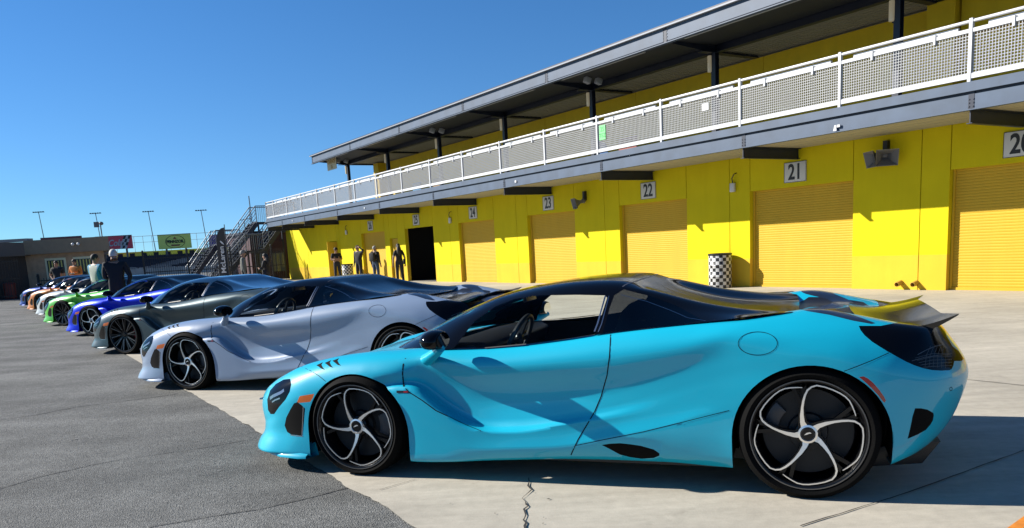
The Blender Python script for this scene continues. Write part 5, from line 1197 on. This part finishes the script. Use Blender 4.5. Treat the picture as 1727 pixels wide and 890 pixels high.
text_obj('board_lettering', 'Coca Cola', 1.75, wtm, o, MF(-1.55, -.06, (zt + zb) / 2 - .1), ext=.02, shear=.35, sx=.85, bold=.03)
b = MB()
for i in range(3):
    for j in range(4): 
        x = wd / 2 - 1.9 + i * .45 - (3 - j) * .28 + .25; z0 = zb + j * (zt - zb) / 4
        b.add([(x, -.03, z0), (x + .45, -.03, z0), (x + .73, -.03, z0 + (zt - zb) / 4), (x + .28, -.03, z0 + (zt - zb) / 4)], [(0, 1, 2, 3)], (i + j) % 2)
b.build('checker_corner', [wtm, black_m], o)
o, wd, zb, zt = billboard(265, 397, 323, 421, 160, mat('board_lime', (.95, 1.0, .22), .6), 'lime yellow billboard with an oval emblem')
b = MB(); cx, cz, ra_, rb_ = .2, (zt + zb) / 2, 1.95, 1.25; n = 40
for k in range(n):
    a0, a1 = 2 * math.pi * k / n, 2 * math.pi * (k + 1) / n
    b.add([(cx + q * ra_ * math.cos(a), -.03, cz + q * rb_ * math.sin(a)) for q, a in ((1, a0), (1, a1), (.94, a1), (.94, a0))], [(0, 1, 2, 3)])
b.build('oval_emblem', black_m, o); text_obj('board_lettering', 'PENNZOIL', .78, black_m, o, MF(cx, -.06, cz), ext=.02, sx=.92, bold=.03)
b = MB(); b.prism([(cx - .35, cz + .5), (cx + .35, cz + .5), (cx, cz + .95)], -.05, -.03, 'xz'); b.prism([(cx - 1.0, cz - .55), (cx + 1.0, cz - .55), (cx + .7, cz - .85), (cx - .7, cz - .85)], -.05, -.03, 'xz'); b.build('emblem_accent', mat('board_rust', (.35, .12, .05), .6), o)
o, wd, zb, zt = billboard(352, 397, 411, 418, 160, mat('board_purple', (.16, .08, .36), .6), 'dark purple billboard behind the black flag')
text_obj('board_lettering', 'crescent', 1.5, mat('board_lilac', (.15, .13, .25), .6), o, MF(-.1, -.06, (zt + zb) / 2 + .3), ext=.02, bold=.03)
o, wd, zb, zt = billboard(68, 402, 138, 412, 160, mat('board_maroon', (.22, .04, .04), .6), 'low maroon billboard just above the gatehouse roof')
# flood light masts
for i, (u, v) in enumerate(((65, 358), (161, 360), (250, 357), (339, 355))):
    a = atY(u, v, 200); o = empty('light_mast', (a[0], 200, 0), 0, 'tall thin floodlight mast ' + ['above the left end of the gatehouse', 'left of the red billboard', 'between the red and lime billboards', 'between the lime and purple billboards'][i], 'light mast', 'floodlight masts')
    b = MB(); b.tube([(.9, 0, 0), (0, 0, a[2])], [.12, .08], 6); b.build('mast_pole', mat('mast_blue', (.10, .13, .17), .5), o)
    b = MB()
    b.box(-1.4, 1.4, -.1, .1, a[2] - .04, a[2] + .03)
    for k in range(5): b.box(-1.3 + k * .58, -1.0 + k * .58, -.3, .1, a[2] + .03, a[2] + .20)
    b.build('lamp_bar', mat('mast_dark', (.05, .06, .07), .5), o)
o = empty('thin_mast', (*atY(427, 380, 60)[:2], 0), 0, 'thin mast rising behind the top of the stairs', 'mast'); b = MB(); a = atY(425, 330, 60); b.tube([(0, 0, 0), (-.1, 0, a[2])], .04, 6); b.tube([(-.1, 0, a[2] - 1.6), (-.9, 0, a[2] - 1.7)], .03, 6); b.build('pole', galv, o)
# ================================================================ PEOPLE
def skin_mesh(verts, edges, radii, root=0, sub=2):
    me = bpy.data.meshes.new('sk'); me.from_pydata(verts, edges, []); 
    b = bmesh.new(); b.from_mesh(me); L = b.verts.layers.skin.verify(); b.verts.ensure_lookup_table()
    for i, v in enumerate(b.verts):
        r = radii[i]; v[L].radius = r if hasattr(r, '__len__') else (r, r); v[L].use_root = (i == root)
    b.to_mesh(me); b.free()
    o = bpy.data.objects.new('sk', me); COL.objects.link(o)
    o.modifiers.new('s', 'SKIN').use_smooth_shade = True
    m = o.modifiers.new('d', 'SUBSURF'); m.levels = sub; m.render_levels = sub
    bpy.context.view_layer.update()
    r = bpy.data.meshes.new_from_object(o.evaluated_get(bpy.context.evaluated_depsgraph_get())); bpy.data.objects.remove(o); return r
skin_m = mat('skin', (.42, .23, .15), .55); shoe_m = mat('shoe', (.03, .03, .03), .5)
def person(x, y, face, label, H=1.76, top=(.01, .01, .012), legs=(.02, .02, .03), sleeves='long', arms=('down', 'down'), hair=(.02, .015, .01), hairstyle='short', female=False, head_turn=0.0, vest=None, extras=()):
    k = H / 1.76; root = empty('person', (x, y, 0), face, label, 'person')
    J = {}
    J['pel'] = (0, 0, .95); J['wai'] = (0, .0, 1.10); J['che'] = (0, .01, 1.28); J['nek'] = (0, 0, 1.47); J['hd0'] = (0, .01, 1.545); J['hd1'] = (0, .02, 1.625); J['hd2'] = (0, .01, 1.70)
    sw = .165 if female else .205; R = {'pel': (.165, .135), 'wai': (.14 if female else .17, .125), 'che': (.16 if female else .20, .135), 'nek': .060, 'hd0': .070, 'hd1': (.080, .098), 'hd2': (.060, .072)}
    E = [('pel', 'wai'), ('wai', 'che'), ('che', 'nek'), ('nek', 'hd0'), ('hd0', 'hd1'), ('hd1', 'hd2')]
    ct, st_ = math.cos(head_turn), math.sin(head_turn)
    J['nos'] = (-.125 * st_, .02 + .118 * ct, 1.615); R['nos'] = .013; E.append(('hd1', 'nos'))
    for s_, n in ((-1, 'l'), (1, 'r')):
        J['hip' + n] = (s_ * .095, 0, .90); J['kne' + n] = (s_ * .115, .02, .50); J['ank' + n] = (s_ * .13, -.02, .09); J['toe' + n] = (s_ * .15, .16, .035)
        R['hip' + n] = .108; R['kne' + n] = .078; R['ank' + n] = .062; R['toe' + n] = .035
        E += [('pel', 'hip' + n), ('hip' + n, 'kne' + n), ('kne' + n, 'ank' + n), ('ank' + n, 'toe' + n)]
        J['sho' + n] = (s_ * sw, -.01, 1.41); R['sho' + n] = .068 if female else .085
        a = arms[0 if s_ < 0 else 1]
        el_, wr, hd = {'down': ((.26, -.03, 1.12), (.27, .03, .87), (.27, .05, .79)), 'cross': ((.27, .02, 1.14), (.02, .24, 1.16), (-.07, .25, 1.17)), 'salute': ((.42, .10, 1.50), (.20, .12, 1.66), (.11, .12, 1.69)),
                       'front': ((.25, .04, 1.12), (.10, .26, 1.10), (.05, .32, 1.13)), 'hip': ((.36, -.08, 1.14), (.21, .03, .98), (.16, .06, .96)), 'pocket': ((.31, -.06, 1.13), (.22, .04, .92), (.20, .07, .86))}[a]
        J['elb' + n] = (s_ * el_[0], el_[1], el_[2]); J['wri' + n] = (s_ * wr[0], wr[1], wr[2]); J['han' + n] = (s_ * hd[0], hd[1], hd[2])
        R['elb' + n] = .055 if sleeves == 'long' else .045; R['wri' + n] = .036; R['han' + n] = (.038, .022)
        E += [('che', 'sho' + n), ('sho' + n, 'elb' + n), ('elb' + n, 'wri' + n), ('wri' + n, 'han' + n)]
    keys = list(J); me = skin_mesh([J[q] for q in keys], [(keys.index(a), keys.index(b)) for a, b in E], [R[q] for q in keys], keys.index('pel'))
    bmh = bmesh.new(); bmh.from_mesh(me)
    for s_, n in ((-1, 'l'), (1, 'r')):      # fingers rooted in the palm
        h = np.array(J['han' + n]); w_ = np.array(J['wri' + n]); d = (h - w_) / np.linalg.norm(h - w_); sd_ = np.cross(d, (0, 1, 0) if abs(d[1]) < .8 else (0, 0, 1)); sd_ /= np.linalg.norm(sd_); nd = np.cross(sd_, d)
        for f_ in range(5):
            if f_ < 4:
                o_ = (f_ - 1.5) * .019; L = (.058, .072, .068, .05)[f_]; p = [h + sd_ * o_ * .8 - d * .01, h + sd_ * o_ + d * (.02 + L * .4), h + sd_ * o_ + d * (.02 + L * .75) + nd * .012, h + sd_ * o_ + d * (.015 + L) + nd * .028]
            else: p = [h - d * .045 + sd_ * .02, h - d * .01 + sd_ * .05, h + d * .02 + sd_ * .058 + nd * .01]
            fm = skin_mesh([tuple(q) for q in p], [(i, i + 1) for i in range(len(p) - 1)], [.010, .0095, .0085, .007][:len(p)], 0, 1); bmh.from_mesh(fm)
    segs = [(np.array(J[a]), np.array(J[b]), a, b) for a, b in E]
    mats = [mat('skin', (.42, .23, .15), .55), mat('top_%d' % (hash(top) % 9999), top, .8), mat('legs_%d' % (hash(legs) % 9999), legs, .85), shoe_m, mat('vest_%d' % (hash(vest) % 9999), vest, .7) if vest else skin_m]
    me.materials.clear()
    for m in mats: me.materials.append(m)
    for f in bmh.faces:
        c = np.array(f.calc_center_median()); best = None
        for a, b, na, nb in segs:
            ab = b - a; t = np.clip((c - a) @ ab / (ab @ ab), 0, 1); d = np.linalg.norm(c - a - ab * t)
            if best is None or d < best[0]: best = (d, na, nb, t)
        _, na, nb, t = best; mi = 1
        if nb.startswith('hd') or nb == 'nos' : mi = 0
        elif nb == 'nek': mi = 1 if c[2] < 1.45 else 0
        elif nb.startswith('han'): mi = 0
        elif nb.startswith('wri'): mi = 1 if sleeves == 'long' else 0
        elif nb.startswith('elb'): mi = 1 if sleeves == 'long' or t < .62 else 0
        elif nb.startswith('hip') or nb.startswith('kne') or nb.startswith('ank'): mi = 2
        elif nb.startswith('toe'): mi = 3
        elif na == 'pel' and nb == 'wai': mi = 2 if c[2] < 1.0 else 1
        if vest and mi == 1 and (nb in ('wai', 'che', 'nek') or (nb.startswith('sho') and t < .75) or na == 'pel'): mi = 4
        f.material_index = mi; f.smooth = True
    bmh.to_mesh(me); bmh.free(); me.name = 'body'; me.transform(Matrix.Scale(k, 4))
    o = bpy.data.objects.new('body', me); COL.objects.link(o); o.parent = root
    hm = mat('hair_%d' % (hash(hair) % 9999), hair, .7); 
    hb = MB(); 
    RZ = lambda px, py: (px * ct - py * st_, px * st_ + py * ct)
    V = []; nu, nv = 18, 10
    for j in range(nv + 1):
        for i in range(nu):
            a = 2 * math.pi * i / nu; ph = (math.pi * (.62 if hairstyle != 'long' else .60)) * j / nv
            front = max(0, math.sin(a)); cut = 1 - .42 * front ** 1.5
            ph *= cut; r0 = 1.0
            px, py, pz = .092 * math.sin(ph) * math.cos(a), .108 * math.sin(ph) * math.sin(a) - .002, .118 * math.cos(ph)
            px, py = RZ(px, py); V.append((px * k, (py + .012) * k, (1.65 + pz) * k))
    hb.add(V, [(j * nu + i, j * nu + (i + 1) % nu, (j + 1) * nu + (i + 1) % nu, (j + 1) * nu + i) for j in range(nv) for i in range(nu)])
    if hairstyle == 'long': hb.tube([(0, -.05 * k, 1.68 * k), (0, -.085 * k, 1.58 * k), (0, -.11 * k, 1.46 * k), (0, -.12 * k, 1.34 * k), (0, -.11 * k, 1.24 * k)], [.06 * k, .095 * k, .11 * k, .10 * k, .05 * k], 12)
    hb.build('hair', hm, root, smooth=True, auto=80)
    if 'cap' in extras:
        c = MB(); nu = 16
        c.lathe([(.0, .128 * k), (.06 * k, .12 * k), (.095 * k, .08 * k), (.108 * k, .03 * k), (.108 * k, .02 * k)], 18, axis='z', c=(0, .012 * k, 1.655 * k))
        c.prism([(-.07 * k, .08 * k), (.07 * k, .08 * k), (.06 * k, .19 * k), (-.06 * k, .19 * k)], 1.675 * k, 1.685 * k, 'xy'); c.build('cap', mat('cap_black', (.01, .01, .012), .7), root, smooth=True)
    if 'backpack' in extras:
        c = MB(); c.box(-.15 * k, .15 * k, -.30 * k, -.13 * k, 1.02 * k, 1.42 * k); bpk = c.build('backpack', mat('pack_black', (.015, .015, .016), .8), root, bevel=.03)
        c = MB()
        for q in (-1, 1): c.tube([(q * .10, -.16, 1.40), (q * .115, -.02, 1.50), (q * .12, .12, 1.38), (q * .14, .10, 1.18), (q * .14, -.13, 1.05)], .018, 6)
        c.build('strap', mat('strap_grey', (.12, .12, .12), .8), root)
    if 'bag' in extras:
        c = MB(); c.box(.20, .27, -.12, .14, .82, 1.05); c.build('shoulder_bag', mat('pack_black', (.015, .015, .016), .8), root, bevel=.02)
    # eyes, mouth, ears
    c = MB()
    for q in (-1, 1): px, py = RZ(q * .03, .098); c.ball((px * k, (py + .012) * k, 1.645 * k), .011 * k, 8, 6)
    c.build('eyes', mat('eye_dark', (.02, .015, .01), .3), root)
    c = MB(); px, py = RZ(0, .088); c.ball((px * k, (py + .012) * k, 1.575 * k), (.022 * k, .010 * k, .006 * k), 8, 6); c.build('mouth', mat('lips', (.30, .10, .08), .5), root)
    c = MB()
    for q in (-1, 1): px, py = RZ(q * .085, .0); c.ball((px * k, (py + .012) * k, 1.63 * k), (.014 * k, .022 * k, .03 * k), 8, 6)
    c.build('ears', skin_m, root, smooth=True)
    if vest:
        c = MB()
        for i in range(9):
            for j in range(5): pass
    return root
def bpos(t, off): q = bp(t, off); return q[0], q[1]
g1 = ground(571, 474.5); g2_ = ground(608, 475); g3 = ground(636, 475.5); g4 = ground(676, 477)
person(g1[0], g1[1], rad(200), 'person in black cap and dark polo with folded arms by the open yellow door', 1.76, sleeves='short', arms=('cross', 'cross'), extras=('cap',), head_turn=.5)
person(g2_[0], g2_[1], rad(150), 'person in long black jacket raising a hand to the forehead', 1.80, arms=('salute', 'down'), head_turn=-.3)
person(g3[0], g3[1], rad(-30), 'grey haired person in black jacket and jeans with a backpack seen from behind', 1.72, legs=(.05, .08, .14), hair=(.40, .38, .35), extras=('backpack',), head_turn=-.8)
person(g4[0], g4[1], rad(20), 'person with long dark hair in black clothes beside the open garage door', 1.74, female=True, hairstyle='long', sleeves='short', extras=('bag',))
person(-10.05, 31.0, rad(-70), 'grey haired person in olive grey shirt standing right of the black flag', 1.76, top=(.16, .17, .15), hair=(.25, .24, .22), legs=(.03, .03, .03), arms=('pocket', 'down'))
person(-9.25, 31.2, rad(75), 'person with long dark hair and dark clothes facing the person in the olive shirt', 1.60, female=True, hairstyle='long', arms=('front', 'front'))
vm = person(-11.45, 22.6, rad(-25), 'dark haired person in pale quilted vest over blue sleeves behind the green car', 1.78, top=(.02, .25, .42), vest=(.50, .53, .44), arms=('front', 'front'), head_turn=-.5, legs=(.05, .06, .09))
person(-9.15, 18.95, rad(15), 'white haired person in black suit jacket seen from behind among the cars', 1.80, hair=(.62, .60, .55), top=(.006, .006, .008), arms=('front', 'pocket'), legs=(.01, .01, .012))
person(-19.4, 35.0, rad(180), 'person in black polo shirt at the gatehouse windows', 1.80, sleeves='short', arms=('down', 'hip'), legs=(.02, .02, .02))
person(-18.4, 34.6, rad(170), 'person in orange shirt with folded arms near the gatehouse window', 1.82, top=(.80, .24, .03), arms=('cross', 'cross'), legs=(.02, .02, .03), head_turn=.3)
# quilting seams of the vest
# ================================================================ CARS IN THE ROW
def repaint(root, sub):
    for o in [root] + list(root.children_recursive):
        if o.type != 'MESH': continue
        for sl_ in o.material_slots:
            if sl_.material and sl_.material.name in sub:
                m = sub[sl_.material.name]; sl_.link = 'OBJECT'; sl_.material = m
car_b = make_car('multi', cal_red, .1, .3)
G_ = 'sports cars parked in a slanted row'
def place(o, hub, label, yaw=0.0):
    yaw = rad({'lime': .8, 'white': -.9, 'orange': .7, 'bright': -.5}.get(label.split()[0], 0))
    a = YAW + yaw; co = -V3(math.sin(a), math.cos(a)); c = V3(hub[0], hub[1]) - co * .955
    o.location = (c[0], c[1], 0); o.rotation_euler = (0, 0, -a); tag(o, label, 'car', G_)
place(car_a, C1, 'turquoise sports car with black roof, nearest in the row')
hub = lambda t, off: bp(t, off)[:2]
def pm(n, c, metal=.0, rough=.38, coat=1.0): return mat(n, c, rough=rough, metal=metal, coat=coat * .8, coatr=.02, spec=.2)
row = [
 ('a', (-3.537, 8.677), pm('paint_periwinkle', (.28, .365, .50)), 'pale lavender grey sports car, second nearest in the row', None),
 ('b', (-6.126, 12.684), pm('paint_slate', (.050, .085, .097), .35, .38, .6), 'dark slate grey sports car with dark multi spoke wheels', mat('roof_bluegrey', (.012, .03, .055), .10, coat=1)),
 ('a', (-8.596, 16.481), pm('paint_blue', (.0, .03, .72), .6, .34, .12), 'bright deep blue sports car with silver swirl wheels', None),
 ('b', (-11.115, 20.012), pm('paint_green', (.11, .60, .03)), 'lime green sports car with dark wheels', None),
 ('a', hub(27.5, 14.85), pm('paint_white', (.66, .70, .68)), 'white sports car between the green and the orange one', None),
 ('b', hub(31.9, 14.95), pm('paint_orange', (.78, .25, .015)), 'orange sports car, second farthest in the row', None),
 ('b', hub(36.4, 15.05), pm('paint_navy', (.0, .03, .22), .5, .38, .5), 'dark blue sports car at the far end of the row', None),
]
used_b = False
for kind, hb_, pmt, lab, rf in row:
    if kind == 'b' and not used_b: o = car_b; used_b = True; fresh = True
    else: o = copy_tree(car_a if kind == 'a' else car_b)
    place(o, hb_, lab)
    sub = {'paint_turquoise': pmt}
    if o is not car_b:
        for q in o.children_recursive:
            if q.type == 'MESH':
                for sl_ in q.material_slots:
                    if sl_.link == 'OBJECT': sl_.link = 'DATA'
    repaint(o, sub)
    if rf:
        for q in o.children:
            if q.name.split('.')[0] in ('roof', 'rear_buttress'): q.material_slots[0].link = 'OBJECT'; q.material_slots[0].material = rf
